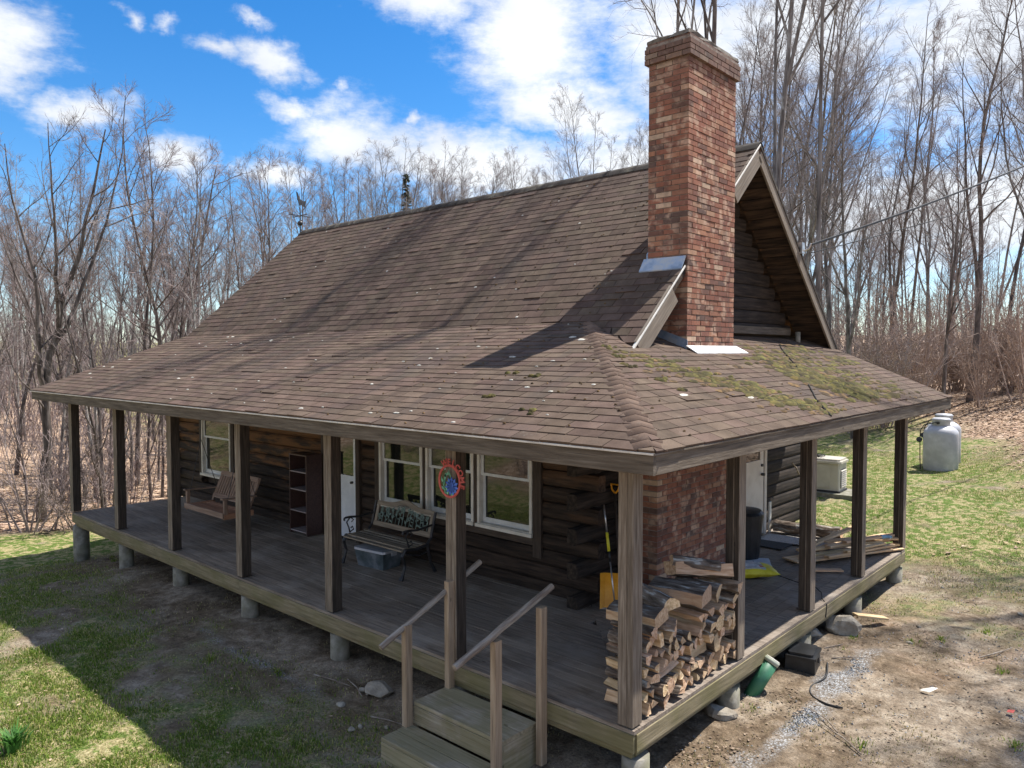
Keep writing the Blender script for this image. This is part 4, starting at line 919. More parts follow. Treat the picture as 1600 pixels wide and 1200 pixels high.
def swing():
    x0, x1, yf, z = -10.66, -9.18, 1.05, .40
    t = thing('porch_swing', ((x0+x1)/2, 1.35, 0), 'slatted wooden porch swing hanging near the left window', 'swing')
    for j in range(8):
        y = yf+.03+j*.062; bar('seat_slat', m_swingseat, t, (x0+.03, y, z-.035*math.sin(j/7*2.2)), (x1-.03, y, z-.035*math.sin(j/7*2.2)), .046, .022)
    bar('front_rail', m_swing, t, (x0, yf-.02, z-.035), (x1, yf-.02, z-.035), .028, .10)
    for x in (x0+.02, x1-.02):
        bar('seat_side', m_swingseat, t, (x, yf+.0, z-.06), (x, yf+.56, z-.06), .035, .10)
        bar('arm_post', m_swing, t, (x, yf+.03, z-.02), (x, yf+.03, z+.24), .045, .07, up=(0, 1, 0))
        bar('armrest', m_swing, t, (x, yf-.04, z+.26), (x, yf+.62, z+.235), .085, .024)
    A, B = Vector((0, yf+.50, z+.00)), Vector((0, yf+.73, z+.54)); V_ = (B-A).normalized(); N_ = Vector((0, -V_.z, V_.y))
    for x in (x0+.06, x1-.06): bar('back_stile', m_swing, t, A+Vector((x, 0, 0)), B+Vector((x, 0, 0)), .05, .035, up=N_)
    bar('back_rail', m_swing, t, A+V_*.10+N_*.022+Vector((x0+.05, 0, 0)), A+V_*.10+N_*.022+Vector((x1-.05, 0, 0)), .022, .085, up=V_)
    bar('top_rail', m_swing, t, A+V_*.545+N_*.022+Vector((x0+.05, 0, 0)), A+V_*.545+N_*.022+Vector((x1-.05, 0, 0)), .022, .085, up=V_)
    n = 15
    for i in range(n):
        x = x0+.115+(x1-x0-.23)*i/(n-1); bar('back_slat', m_swing, t, A+V_*.146+N_*.012+Vector((x, 0, 0)), A+V_*.50+N_*.012+Vector((x, 0, 0)), .062, .018, up=N_)
    for x in (x0+.02, x1-.02):
        mb = MB(); mb.tube([(x, yf+.02, z-.02), (x, yf+.30, 1.6), (x, yf+.32, 2.75)], .006, 5); mb.tube([(x, yf+.62, z+.22), (x, yf+.30, 1.6)], .006, 5); mb.build('chain', m_iron, t)
swing()

def bookcase():
    x0, x1, y0, y1, h = -8.58, -8.03, 1.98, 2.30, 1.42
    t = thing('bookcase', ((x0+x1)/2, (y0+y1)/2, .018), 'narrow dark empty bookcase with four compartments against the log wall', 'bookcase')
    z0 = .018
    wbox('side_panel', m_bookcase, t, x0, x0+.022, y0, y1, z0, h); wbox('side_panel', m_bookcase, t, x1-.022, x1, y0, y1, z0, h)
    wbox('back_panel', m_bookcase, t, x0+.023, x1-.023, y1-.014, y1-.004, z0+.02, h-.02); wbox('top', m_bookcase, t, x0-.01, x1+.01, y0-.005, y1, h+.001, h+.025)
    for z in (.06, .42, .80, 1.12): wbox('shelf', m_shelftop if z < 1.2 else m_bookcase, t, x0+.023, x1-.023, y0+.004, y1-.016, z, z+.02)
bookcase()

# welcome sign hanging on the second post from the corner
def welcome_sign():
    c = Vector((-2.235, -.045, 1.905)); rx, rz = .155, .165
    t = thing('welcome_sign', c, 'oval red WELCOME sign with a blue flower hanging on a porch post', 'sign')
    n = 36; mb = MB(); v = []
    for d in (-.006, .006):
        for k in (1.06, .92): v += [(c.x+rx*k*math.cos(2*math.pi*i/n), c.y+d, c.z+rz*k*math.sin(2*math.pi*i/n)) for i in range(n)]
    f = []
    for i in range(n):
        j = (i+1) % n; f += [(i, j, n+j, n+i), (2*n+i, 3*n+i, 3*n+j, 2*n+j), (i, 2*n+i, 2*n+j, j), (n+i, n+j, 3*n+j, 3*n+i)]
    mb.add(v, f); mb.build('ring', m_red, t)
    for k, ch in enumerate('WELCOME'):
        a = R(112-k*20.5); cu = bpy.data.curves.new('letter', 'FONT'); cu.body = ch; cu.size = .088; cu.extrude = .005; cu.align_x = 'CENTER'; cu.offset = .0022
        tmp = bpy.data.objects.new('letter_source', cu); COL.objects.link(tmp); me = bpy.data.meshes.new_from_object(tmp); bpy.data.objects.remove(tmp); me.name = 'letter'
        me.materials.clear(); me.materials.append(m_red)
        nx, nz = math.cos(a)/rx, math.sin(a)/rz; nl = math.hypot(nx, nz); nx /= nl; nz /= nl
        P = Vector((c.x+rx*1.05*math.cos(a), c.y, c.z+rz*1.05*math.sin(a)))
        M = Matrix(((nz, nx, 0, P.x), (0, 0, -1, P.y), (-nx, nz, 0, P.z), (0, 0, 0, 1)))
        link('letter', me, t, M)
    def petal(mb, x, z, ln, wd, a, d=0.0):
        dx, dz = math.sin(a), math.cos(a); q = [(0, 0), (.55, .5), (1, 0), (.55, -.5)]
        P = [(c.x+x+dx*ln*s_+dz*wd*w_, c.y+dd-d, c.z+z+dz*ln*s_-dx*wd*w_) for dd in (.003, -.003) for s_, w_ in q]
        mb.add(P, [(0, 1, 2, 3), (7, 6, 5, 4), (0, 4, 5, 1), (1, 5, 6, 2), (2, 6, 7, 3), (3, 7, 4, 0)])
    mb = MB()
    for a in range(11): petal(mb, .035, -.05, .10, .048, a*.571, .002)
    mb.tube([(c.x+.055, c.y-.008, c.z-.055), (c.x+.055, c.y-.008, c.z-.015)], .008, 6); mb.build('flower', m_blue, t)
    mb = MB(); mb.tube([(c.x-.06, c.y, c.z-.155), (c.x-.085, c.y, c.z-.05), (c.x-.06, c.y, c.z+.04)], .006, 5)
    for x, z, ln, a in ((-.085, -.04, .09, -.5), (-.08, 0, .09, .35), (-.07, -.08, .08, .8), (-.075, -.10, .06, -.9), (-.02, -.13, .09, .6), (-.02, -.145, .06, -.6), (.0, -.06, .14, .0), (.02, -.15, .05, 1.2), (-.065, .02, .06, .1), (-.03, -.02, .10, .5), (-.09, -.06, .07, 0), (.01, .03, .09, -.3), (-.05, .05, .07, .7), (.06, -.13, .06, .3), (-.05, -.14, .08, .1), (.03, -.145, .05, -.2)): petal(mb, x, z, ln, .026, a)
    mb.build('leaves', m_signgreen, t)
    cyl('hook', m_iron, t, (c.x+.01, c.y, c.z+rz*1.05), (c.x+.01, c.y+.035, c.z+rz*1.05+.01), .005, n=6)
welcome_sign()

# shovel and long handled tool by the chimney base
t = thing('snow_shovel', (-1.8, 2.5, .02), 'orange snow shovel standing behind the corner post', 'shovel')
A, B = Vector((-2.02, 2.34, .03)), Vector((-1.60, 2.60, .03)); U_ = (B-A).normalized(); Wd = (B-A).length; Bk = Vector((-U_.y, U_.x, 0))
mb = MB(); n = 8; v = []; f = []
for i in range(n+1):
    h = .43*i/n; bow = .07*math.sin(i/n*math.pi*.9)
    for s_ in (0, .12, .5, .88, 1): v.append(A+U_*Wd*s_+Bk*(bow*.6-.04+(.0 if .05 < s_ < .95 else -.03)+h*.14)+Vector((0, 0, h)))
for i in range(n):
    for j in range(4): f.append((i*5+j, i*5+j+1, (i+1)*5+j+1, (i+1)*5+j))
nv = len(v); v += [p+Bk*.008 for p in v]; f += [tuple(k+nv for k in q[::-1]) for q in f]
mb.add(v, f); mb.build('blade', m_orange, t)
pm = A+U_*Wd*.5
bar('wear_strip', m_alu, t, A+Bk*-.045+Vector((0, 0, .0)), B+Bk*-.045, .012, .022)
h0, h1 = pm+Bk*.03+Vector((0, 0, .25)), pm+Bk*.42+Vector((-.10, 0, 1.36))
cyl('handle', m_casing, t, h0, h1, .016)
mb = MB(); mb.tube([h1, h1+Vector((-.05, 0, .05)), h1+Vector((-.065, 0, .12)), h1+Vector((.065, 0, .12)), h1+Vector((.05, 0, .05)), h1], .013, 6); mb.build('grip', m_orange, t)
t = thing('ice_scraper_pole', (-1.86, 2.42, .02), 'thin metal pole with a yellow sleeve leaning beside the shovel', 'pole')
p0, p1 = Vector((-1.80, 2.36, .04)), Vector((-2.08, 2.50, 1.30)); pp = lambda s_: p0+(p1-p0)*s_
cyl('shaft', m_alu, t, pp(0), pp(.45), .010); cyl('sleeve', m_black, t, pp(.45), pp(.55), .014); cyl('sleeve', m_yellow, t, pp(.55), pp(.73), .019); cyl('shaft', m_alu, t, pp(.73), pp(1), .011)

# bin, bag, mats, papers by the side door
t = thing('trash_can', (-1.70, 5.80, .018), 'tall black trash can with a lid beside the side door', 'trash can')
mb = MB(); mb.lathe([(.20, .0), (.215, .05), (.262, .66), (.262, .70)], 24); mb.build('body', m_black, t, WM[t.name], smooth=False)
mb = MB(); mb.lathe([(.285, .66), (.29, .72), (.25, .76), (.10, .785), (.02, .79)], 24); mb.build('lid', m_black, t, WM[t.name] @ Matrix.Rotation(R(3), 4, 'X'), smooth=False)
for s_ in (-1, 1): lob('handle', m_black, t, -.05, .05, .262*s_-.03, .262*s_+.03, .58, .63)

def pillow(name, mts, loc, lx, ly, h, rz, split=None, n=18):
    mb = MB(); v = []; f = []
    for side in (1, -1):
        for i in range(n+1):
            for j in range(n+1):
                a, b = i/n*2-1, j/n*2-1; e = (max(0, 1-abs(a)**3.2)*max(0, 1-abs(b)**3.2))**.5
                z = h/2+side*h/2*e*(1+.35*(mnoise.noise(Vector((a*2.2, b*2.2, side*3+lx*9)))))
                v.append((a*lx/2+.02*mnoise.noise(Vector((a*3, b*3, 7))), b*ly/2+.02*mnoise.noise(Vector((a*3, b*3, 1))), max(.002, z)))
    m_ = (n+1)**2
    for s_ in range(2):
        for i in range(n):
            for j in range(n):
                q = [s_*m_+i*(n+1)+j, s_*m_+(i+1)*(n+1)+j, s_*m_+(i+1)*(n+1)+j+1, s_*m_+i*(n+1)+j+1]
                f.append(tuple(q if s_ == 0 else q[::-1]))
    mb.add(v, f)
    if split: mb.mi = [split(*(sum(mb.v[k][c_] for k in q)/4 for c_ in range(2))) for q in f]
    return mb.build(name, mts, None, Matrix.Translation(loc) @ Matrix.Rotation(rz, 4, 'Z'), smooth=True)
o = pillow('seed_bag', [m_yellow, m_bag, m_red, m_black], (-1.36, 4.80, .018), 1.10, .46, .17, R(40), lambda a, b: 0 if abs(a) > .34 or b < -.17 else (2 if a > .28 and b < 0 and b > -.1 else (3 if a > .12 and .02 < b < .06 else 1)))
tag(o, 'yellow and grey plastic feed bag lying on the deck behind the firewood', 'bag')
mb = MB(); mb.add([(x, y, .022+.05*max(0, x)**1.5+.012*math.sin(y*14)+d) for d in (0, .003) for x in (-.17, -.06, .06, .2) for y in (-.24, -.08, .08, .24)],
                  [(b+i*4+j, b+i*4+j+1, b+i*4+j+5, b+i*4+j+4) for b in (0, 16) for i in range(3) for j in range(3)])
tag(mb.build('paper_sheet', m_paper, None, Matrix.Translation((-1.45, 5.66, .0)) @ Matrix.Rotation(R(30), 4, 'Z')), 'crumpled bluish paper sheet on the deck by the trash can', 'paper')
o = wbox('door_mat', m_matdark, None, -2.05, -1.46, 6.62, 7.18, .019, .030); tag(o, 'thin dark rubber mat on the deck in front of the side door', 'mat')
def rugmesh(lx, ly, h):
    n = 14; mb = MB(); v = []
    for d in (h, .002):
        for i in range(n+1):
            for j in range(n+1): v.append((lx*(i/n-.5), ly*(j/n-.5), d+(.006*mnoise.noise(Vector((i*.6, j*.6, 3))) if d == h else 0)))
    m_ = (n+1)**2; f = [(s_*m_+i*(n+1)+j, s_*m_+(i+1)*(n+1)+j, s_*m_+(i+1)*(n+1)+j+1, s_*m_+i*(n+1)+j+1) for s_ in (0, 1) for i in range(n) for j in range(n)]
    for i in range(n):
        f += [(i*(n+1), (i+1)*(n+1), m_+(i+1)*(n+1), m_+i*(n+1)), (i*(n+1)+n, (i+1)*(n+1)+n, m_+(i+1)*(n+1)+n, m_+i*(n+1)+n), (i, i+1, m_+i+1, m_+i), (n*(n+1)+i, n*(n+1)+i+1, m_+n*(n+1)+i+1, m_+n*(n+1)+i)]
    mb.add(v, f); return mb
o = rugmesh(1.05, .52, .014).build('door_rug', m_mat, None, Matrix.Translation((-1.56, 7.34, .018)) @ Matrix.Rotation(R(5), 4, 'Z'), smooth=True); tag(o, 'pale grey rug on the deck beside the bark log', 'rug')
def barklog(name, p0, p1, r, n=14, parent=None):
    M, L = frame(p0, p1); mb = MB(); k = 14
    mb.tube([(L*i/k, .012*math.sin(i*1.1), .01*math.cos(i*.8)) for i in range(k+1)], [r*(1+.10*mnoise.noise(Vector((i*.7, r*30, 2)))) for i in range(k+1)], n)
    v = mb.v
    for i in range(len(v)):
        x, y, z = v[i]; q = 1+.10*mnoise.noise(Vector((x*6, math.atan2(z, y)*3, 1.3))); v[i] = (x, y*q, z*q)
    mb.mi = [1 if len(f) > 4 else 0 for f in mb.f]
    return mb.build(name, [m_bark, m_split], parent, M)
o = barklog('bark_log', (-2.10, 7.80, .125), (-.98, 8.0, .125), .105); tag(o, 'long bark covered log lying on the deck below the side wall', 'log')
mb = MB(); mb.tube([(-2.06, 8.85, .93), (-1.95, 8.45, 1.10), (-1.86, 8.02, 1.26)], .014, 6); o = mb.build('lean_stick', m_pole, None); o.name = 'broom_handle'; tag(o, 'bare stick poking out from the dark side wall', 'stick')
mb = MB(); mb.tube([(-1.55, 5.7, .024), (-1.3, 5.45, .024), (-.95, 5.2, .024), (-.6, 5.05, .024), (-.32, 5.0, .026), (-.16, 4.8, .025), (-.06, 4.55, .026), (.02, 4.5, -.02), (.025, 4.45, -.18)], .007, 5)
tag(mb.build('extension_cord', m_cable, None), 'thin black cord snaking over the deck boards', 'cord')

# lumber pile at the back end of the right porch
rl = random.Random(3)
LUM = [((-1.08, 6.02, .035), (-.10, 7.98, .035), .30, .022, 'wide pale plank at the bottom of the lumber pile'), ((-.66, 5.72, .030), (-.30, 6.02, .03), .10, .022, 'short offcut lying in front of the lumber pile'),
       ((-.98, 6.20, .068), (-.06, 8.0, .075), .09, .036, ''), ((-.80, 6.12, .066), (-.10, 7.6, .066), .14, .03, ''), ((-.95, 6.55, .105), (-.20, 8.02, .11), .09, .036, ''), ((-.62, 6.28, .10), (-.08, 7.7, .105), .09, .036, ''),
       ((-1.10, 6.42, .09), (-.70, 7.95, .25), .09, .036, 'long board propped slanting across the lumber pile'), ((-.75, 6.70, .14), (-.32, 8.1, .15), .09, .036, ''), ((-.45, 6.6, .14), (-.16, 7.5, .145), .07, .03, ''), ((-.92, 7.0, .145), (-.42, 7.5, .185), .09, .036, ''),
       ((-.55, 7.6, .15), (-.06, 7.9, .16), .09, .03, ''), ((-.60, 7.0, .18), (-.14, 8.0, .19), .09, .036, ''), ((-1.02, 6.9, .02), (-.9, 8.05, .025), .12, .03, '')]
LUM = [(a[:2]+(a[2]*1.25,), b[:2]+(b[2]*1.25,), w*1.08, h, lb) for a, b, w, h, lb in LUM]
for a, b, w, h, lb in LUM:
    k_ = next(i for i, q in enumerate(LUM) if q[0] == a)
    auto = {2: 'narrow sawn board low on the inner side of the lumber pile', 3: 'wide sawn board low on the outer side of the lumber pile', 4: 'second layer board along the inner side of the lumber pile', 5: 'second layer board along the outer edge of the lumber pile', 7: 'top board crossing the middle of the lumber pile',
            8: 'narrow short strip on top of the lumber pile by the third post', 9: 'short tilted offcut on the far half of the lumber pile', 10: 'short board under the blue nozzle at the end of the lumber pile', 11: 'topmost board on the outer far half of the lumber pile', 12: 'thin board flat on the deck inside the lumber pile'}
    o = bar('lumber_board', m_newwood, None, a, b, w, h, c=.003); tag(o, lb or auto[k_], 'board', 'sawn boards piled on the porch')
t = thing('spray_nozzle', (-.20, 7.75, .20), 'small blue plastic nozzle lying on the lumber pile', 'nozzle')
mb = MB(); mb.tube([(-.26, 7.70, .235), (-.20, 7.75, .235), (-.12, 7.80, .235)], [.035, .03, .022], 10); mb.build('barrel', m_blueplastic, t); mb = MB(); mb.tube([(-.16, 7.78, .235), (-.13, 7.74, .215)], .014, 8); mb.build('trigger', m_binlid, t)

# ------------------------------------------------------------------ firewood
rf = random.Random(21)
def splitlog(name, M, L, kind, r, parent=None, seed=0):
    """local X along the grain; kind: wedge quarter, half round, full round, slab"""
    q = random.Random(seed); n = 5
    if kind == 'round': sec = [(r*math.cos(2*math.pi*i/9), r*math.sin(2*math.pi*i/9)) for i in range(9)]; bark = [1]*9
    elif kind == 'half': sec = [(r*math.cos(a), r*math.sin(a)-.35*r) for a in [i*math.pi/6 for i in range(7)]]; bark = [1]*6+[0]
    elif kind == 'slab': sec = [(-r*1.25, -r*.55), (r*1.25, -r*.55), (r*1.2, r*.4), (.5*r, r*.62), (-.5*r, r*.62), (-r*1.2, r*.4)]; bark = [0, 0, 1, 1, 1, 0]
    else:
        sp = q.uniform(.85, 1.35); sec = [(0, -r*.85)]+[(r*1.25*math.sin(a), -r*.85+r*1.55*math.cos(a)) for a in [sp*(-.5+i/4) for i in range(5)]][::-1]; bark = [0, 1, 1, 1, 1, 0]
    sec = [(a*q.uniform(.9, 1.1), b*q.uniform(.9, 1.1)) for a, b in sec]
    m_ = len(sec); v = []; f = []; mi = []
    for i in range(n+1):
        tw = .05*(i/n-.5)*q.uniform(-1, 1); k = 1+.07*math.sin(i*1.7+seed)
        for a, b in sec: v.append((L*(i/n-.5)+q.uniform(-.006, .006), (a*k+.006*q.uniform(-1, 1)), (b*k+.006*q.uniform(-1, 1))))
    for i in range(n):
        for j in range(m_): f.append((i*m_+j, i*m_+(j+1) % m_, (i+1)*m_+(j+1) % m_, (i+1)*m_+j)); mi.append(bark[j])
    f += [tuple(range(m_))[::-1], tuple(range(n*m_, n*m_+m_))]; mi += [0, 0]
    mb = MB(); mb.add(v, f); mb.mi = mi
    return mb.build(name, [m_split, m_bark], parent, M)
def fw(pos, yaw, pitch, roll, L, kind, r, label=None):
    M = Matrix.Translation(pos) @ Matrix.Rotation(yaw, 4, 'Z') @ Matrix.Rotation(pitch, 4, 'Y') @ Matrix.Rotation(roll, 4, 'X')
    o = splitlog('firewood', M, L, kind, r, seed=rf.randrange(9999)); 
    if not label:
        row_ = ['bottom', 'second', 'third', 'fourth', 'fifth', 'sixth', 'top'][min(6, max(0, int((pos[2]-.03)/.110)))]
        end_ = ['beside the corner post', 'in the near half', 'in the middle', 'in the far half', 'by the second post'][min(4, max(0, int((pos[1]-.2)/.36)))]
        label = '%s log in the %s firewood row, %s' % ({'wedge': 'split wedge', 'half': 'half round', 'round': 'whole round', 'slab': 'flat split'}[kind], row_, end_)
    tag(o, label, 'firewood', 'split firewood stacked at the porch corner'); return o
z = .085; row = 0
while z < .74:
    y = .20+rf.uniform(0, .03); end = 2.02-.02*row
    while y < end:
        r = rf.uniform(.050, .080); f_ = (y-.2)/1.85
        if not (z > .60 and .30 < f_ < .52):
            kind = rf.choice(['wedge']*6+['half']*2+['round', 'slab'])
            if row in (2, 5) and rf.random() < .16:       # a few sticks laid lengthways on the face
                fw((-.10, y+.2, z), R(90)+rf.uniform(-.12, .12), rf.uniform(-.12, .12), rf.uniform(0, 6), .40, 'half', .055, 'grey bark log lying lengthways in the face of the firewood stack'); fw((-.32, y+.1, z), rf.uniform(-.1, .1), 0, rf.uniform(0, 6), .30, 'wedge', .06); y += .40; continue
            fw((-.245+rf.uniform(-.03, .035), y+r, z+rf.uniform(-.012, .02)), rf.uniform(-.10, .10), rf.uniform(-.05, .05), rf.uniform(0, 6.28), rf.uniform(.40, .47), kind, r)
        y += r*1.95
    z += .110; row += 1
for a in [((-.25, .42, .86), .12, -.02, .1, .50, 'slab', .105, 'flat bark topped slab at the near end on top of the firewood'), ((-.18, .55, .77), .45, .10, 1.2, .46, 'wedge', .085, 'pale freshly split wedge jutting from the top of the firewood'),
          ((-.30, .80, .90), -.35, .02, .2, .52, 'half', .11, 'dark mossy half log lying across the middle of the firewood top'), ((-.22, 1.15, .90), .20, .03, .0, .54, 'slab', .13, 'broad grey lichened slab on top of the firewood'),
          ((-.20, 1.45, .86), .05, 0, 1.0, .48, 'half', .09, 'grey half log under the broad slab of the firewood'), ((-.28, 1.62, 1.00), .95, .10, 2.9, .62, 'slab', .125, 'big pale split slab with a broad cut end topping the firewood'),
          ((-.24, 1.50, 1.10), .78, .14, .3, .50, 'half', .075, 'furrowed bark log resting on the big pale slab'), ((-.16, 1.88, .82), .1, 0, 2.0, .44, 'wedge', .095, 'thick wedge at the far end of the firewood under the pale slab'), ((-.2, 1.86, .70), .0, 0, .6, .44, 'half', .07, None), ((-.2, .30, .76), .0, 0, .6, .44, 'wedge', .08, None)]: fw(*a)

# ------------------------------------------------------------------ things in the yard
t = thing('drain_pipe', (-.02, 2.45, gz(-.02, 2.45)), 'short green pipe with a white cap leaning out beside the porch', 'pipe')
a, b = Vector((-.06, 2.40, gz(-.02, 2.45)-.05)), Vector((.08, 2.62, -.20))
d_ = (b-a).normalized(); cyl('body', m_drain, t, a, b, .078, n=20); cyl('collar', m_stain, t, b, b+d_*.05, .084, n=20); cyl('cap', m_white, t, b+d_*.05, b+d_*.062, .08, .074, n=20)
def rockmesh(rx, ry, rz, seed, cuts=14):
    bm_ = MB(); n, k = 14, 8; v = []; f = []; q = random.Random(seed); pl = []
    for _ in range(cuts):
        d = Vector((q.gauss(0, 1), q.gauss(0, 1), q.gauss(0, 1))).normalized(); pl.append((d, q.uniform(.62, .92)))
    for i in range(k+1):
        th = math.pi*i/k
        for j in range(n):
            ph = 2*math.pi*j/n; p = Vector((math.sin(th)*math.cos(ph), math.sin(th)*math.sin(ph), math.cos(th)))
            for d, h in pl:
                s_ = p.dot(d)-h
                if s_ > 0: p -= d*s_
            p *= 1+.06*mnoise.noise(p*2+Vector((seed, 0, 0))); v.append((p.x*rx, p.y*ry, p.z*rz))
    for i in range(k):
        for j in range(n): f.append((i*n+j, (i+1)*n+j, (i+1)*n+(j+1) % n, i*n+(j+1) % n))
    bm_.add(v, f); return bm_
def rock(x, y, rx, ry, rz, seed, label, group=None, dz=0.0, rot=0.0, name='rock'):
    o = rockmesh(rx, ry, rz, seed).build(name, m_rock, None, Matrix.Translation((x, y, gz(x, y)+rz*.45+dz)) @ Matrix.Rotation(rot, 4, 'Z')); return tag(o, label, 'rock', group)
rock(.06, 5.0, .26, .22, .17, 3, 'large tan boulder beside the right edge of the porch', rot=.5)
rock(-.22, 4.55, .2, .16, .10, 5, 'low pale rock half under the porch next to the large boulder')
rock(-.08, 1.72, .20, .13, .08, 8, 'flat stone under the porch edge below the firewood', rot=.3)
rock(-3.35, -.12, .20, .13, .10, 12, 'grey rounded stone half buried beside the porch steps', rot=.4)
rock(-.42, -.14, .12, .09, .07, 14, 'small pale stone by the corner pier', rot=.4)
o = bar('plank_offcut', m_newwood, None, (.10, 5.35, gz(.15, 5.5)+.17), (.38, 5.75, gz(.3, 5.7)+.09), .13, .03); tag(o, 'short plank leaning on the large boulder', 'board')
rs = random.Random(5)
for i in range(16):
    x, y = rs.choice([(rs.uniform(.25, 2.6), rs.uniform(5, 8.2)), (rs.uniform(-2.9, -.2), rs.uniform(-.5, .3)), (rs.uniform(-3.6, -2.5), rs.uniform(-.8, -.2))]); s_ = rs.uniform(.025, .06)
    rock(x, y, s_, s_*.8, s_*.6, 30+i, 'fist sized stone lying loose on the bare ground', 'small loose stones', rot=rs.random()*6, name='stone')
zc = gz(-.02, 3.5)
t = thing('utility_box', (.10, 3.5, zc), 'black plastic box with a lid on the ground beside the porch', 'box', rotz=R(12))
mb = MB(); mb.add([(-.17, -.21, -.02), (.17, -.21, -.02), (.17, .21, -.02), (-.17, .21, -.02), (-.16, -.20, .15), (.16, -.20, .15), (.16, .20, .15), (-.16, .20, .15)], [(3, 2, 1, 0), (4, 5, 6, 7), (0, 1, 5, 4), (1, 2, 6, 5), (2, 3, 7, 6), (3, 0, 4, 7)]); mb.build('body', m_black, t, WM[t.name])
mb = MB(); mb.prism(chamfer_section(.36, .44, .02), (1, 0, 0), (0, 1, 0), (0, 0, .153), (0, 0, .03)); mb.prism(chamfer_section(.28, .36, .02), (1, 0, 0), (0, 1, 0), (0, 0, .183), (0, 0, .03)); mb.build('lid', m_black, t, WM[t.name]); lob('latch', m_black, t, .17, .188, -.05, .05, .09, .155)
g = lambda x, y, d=.015: (x, y, gz(x, y)+d)
mb = MB(); hp = [(.30, 3.75), (.42, 3.35), (.39, 3.0), (.48, 2.78), (.66, 2.70), (.84, 2.74)]; cv = []
for i in range(len(hp)-1):
    a, b, c_, d_ = (Vector(hp[min(max(k, 0), len(hp)-1)]) for k in (i-1, i, i+1, i+2))
    for k in range(6):
        t_ = k/6; q = .5*((2*b)+(c_-a)*t_+(2*a-5*b+4*c_-d_)*t_*t_+(3*b-a-3*c_+d_)*t_**3); cv.append(g(q.x, q.y, .018))
mb.tube(cv, .011, 6); tag(mb.build('black_hose', m_cable, None), 'short curved piece of black hose across the gravel strip', 'hose')
for i, (x, y, a, L) in enumerate([(.28, 3.95, .8, .5), (.22, 3.5, 2.2, .35), (.95, 2.2, 2.5, .5), (1.25, 1.95, 2.6, .6), (.1, 4.2, 1.2, .4), (-3.0, -.5, .3, .4), (-4.3, -.35, .2, .6), (-3.9, -.15, -.3, .5), (1.6, 5.2, 1.2, .7), (.9, 6.1, .4, .5)]):
    x2, y2 = x+math.cos(a)*L, y+math.sin(a)*L; mb = MB(); mb.tube([g(x, y, .012), g((x+x2)/2+.04, (y+y2)/2, .03), g(x2, y2, .012)], [.009, .007, .004], 5); tag(mb.build('fallen_stick', m_pole, None), 'thin dead stick lying on the ground', 'stick', 'sticks on the ground')
mb = MB(); mb.add([(-.05, -.03, .01), (.05, -.04, .02), (.06, .05, .05), (-.03, .03, .015), (.11, .07, .045)], [(0, 1, 2, 3), (1, 4, 2)]); tag(mb.build('paper_scrap', m_white, None, Matrix.Translation(g(1.36, 3.75))), 'small white paper scrap on the bare dirt', 'paper')
mb = MB(); mb.add([(-.03, -.03, .01), (.03, -.025, .015), (.035, .03, .03), (-.025, .03, .015)], [(0, 1, 2, 3)]); tag(mb.build('red_scrap', m_red, None, Matrix.Translation(g(2.15, 3.8))), 'small red plastic scrap on the dirt', 'litter')

# generator on its pad
gx, gy = -3.26, 12.95; z0 = gz(-2.6, 12.7)
t = thing('generator_pad', (gx+.1, gy, z0-.05), 'low grey plank pad under the standby generator', 'pad', rotz=R(4)); mb = MB(); mb.box(-.78, .92, -.48, .48, -.12, .14); mb.build('slab', m_concrete, t, WM[t.name])
t = thing('generator', (gx, gy, z0+.092), 'beige standby generator with side louvres on the back lawn', 'generator', rotz=R(4)); mw = WM[t.name]
mb = MB(); mb.prism(chamfer_section(1.26, .64, .03), (1, 0, 0), (0, 1, 0), (0, 0, .02), (0, 0, .66)); mb.build('body', m_gen, t, mw)
mb = MB(); mb.prism(chamfer_section(1.34, .72, .05), (1, 0, 0), (0, 1, 0), (0, 0, .682), (0, 0, .05)); mb.prism(chamfer_section(1.26, .64, .05), (1, 0, 0), (0, 1, 0), (0, 0, .732), (0, 0, .045)); mb.build('lid', m_gen, t, mw)
mb = MB(); mb.prism(chamfer_section(1.30, .68, .03), (1, 0, 0), (0, 1, 0), (0, 0, 0), (0, 0, .045)); mb.build('base', m_gendark, t, mw)
lob('door_panel', m_gen, t, -.5, .42, -.332, -.321, .10, .66)
lob('vent_shade_plate', m_gendark, t, .631, .636, -.22, .22, .10, .54)  # dark plate on the casing: shade behind the louvres put into its colour
for i in range(9):
    z = .125+i*.046; mb = MB(); mb.add([(.637, -.22, z+.022), (.637, .22, z+.022), (.662, .22, z+.004), (.662, -.22, z+.004), (.637, -.22, z+.016), (.637, .22, z+.016), (.662, .22, z-.002), (.662, -.22, z-.002)], [(0, 3, 2, 1), (4, 5, 6, 7), (2, 3, 7, 6), (0, 4, 7, 3), (1, 2, 6, 5)]); mb.build('louvre', m_gen, t, mw)
mb = MB()
for k in range(4): mb.tube([(gx-.25+.30*math.cos(a*.63+k)+.08*k, gy-.05+.16*math.sin(a*.63+k*.7), z0+.885+.012*k+.015*math.sin(a*1.3)) for a in range(11)], .012, 5)
tag(mb.build('coiled_cable', m_cable, None), 'dark cable coiled loosely on top of the generator', 'cable')

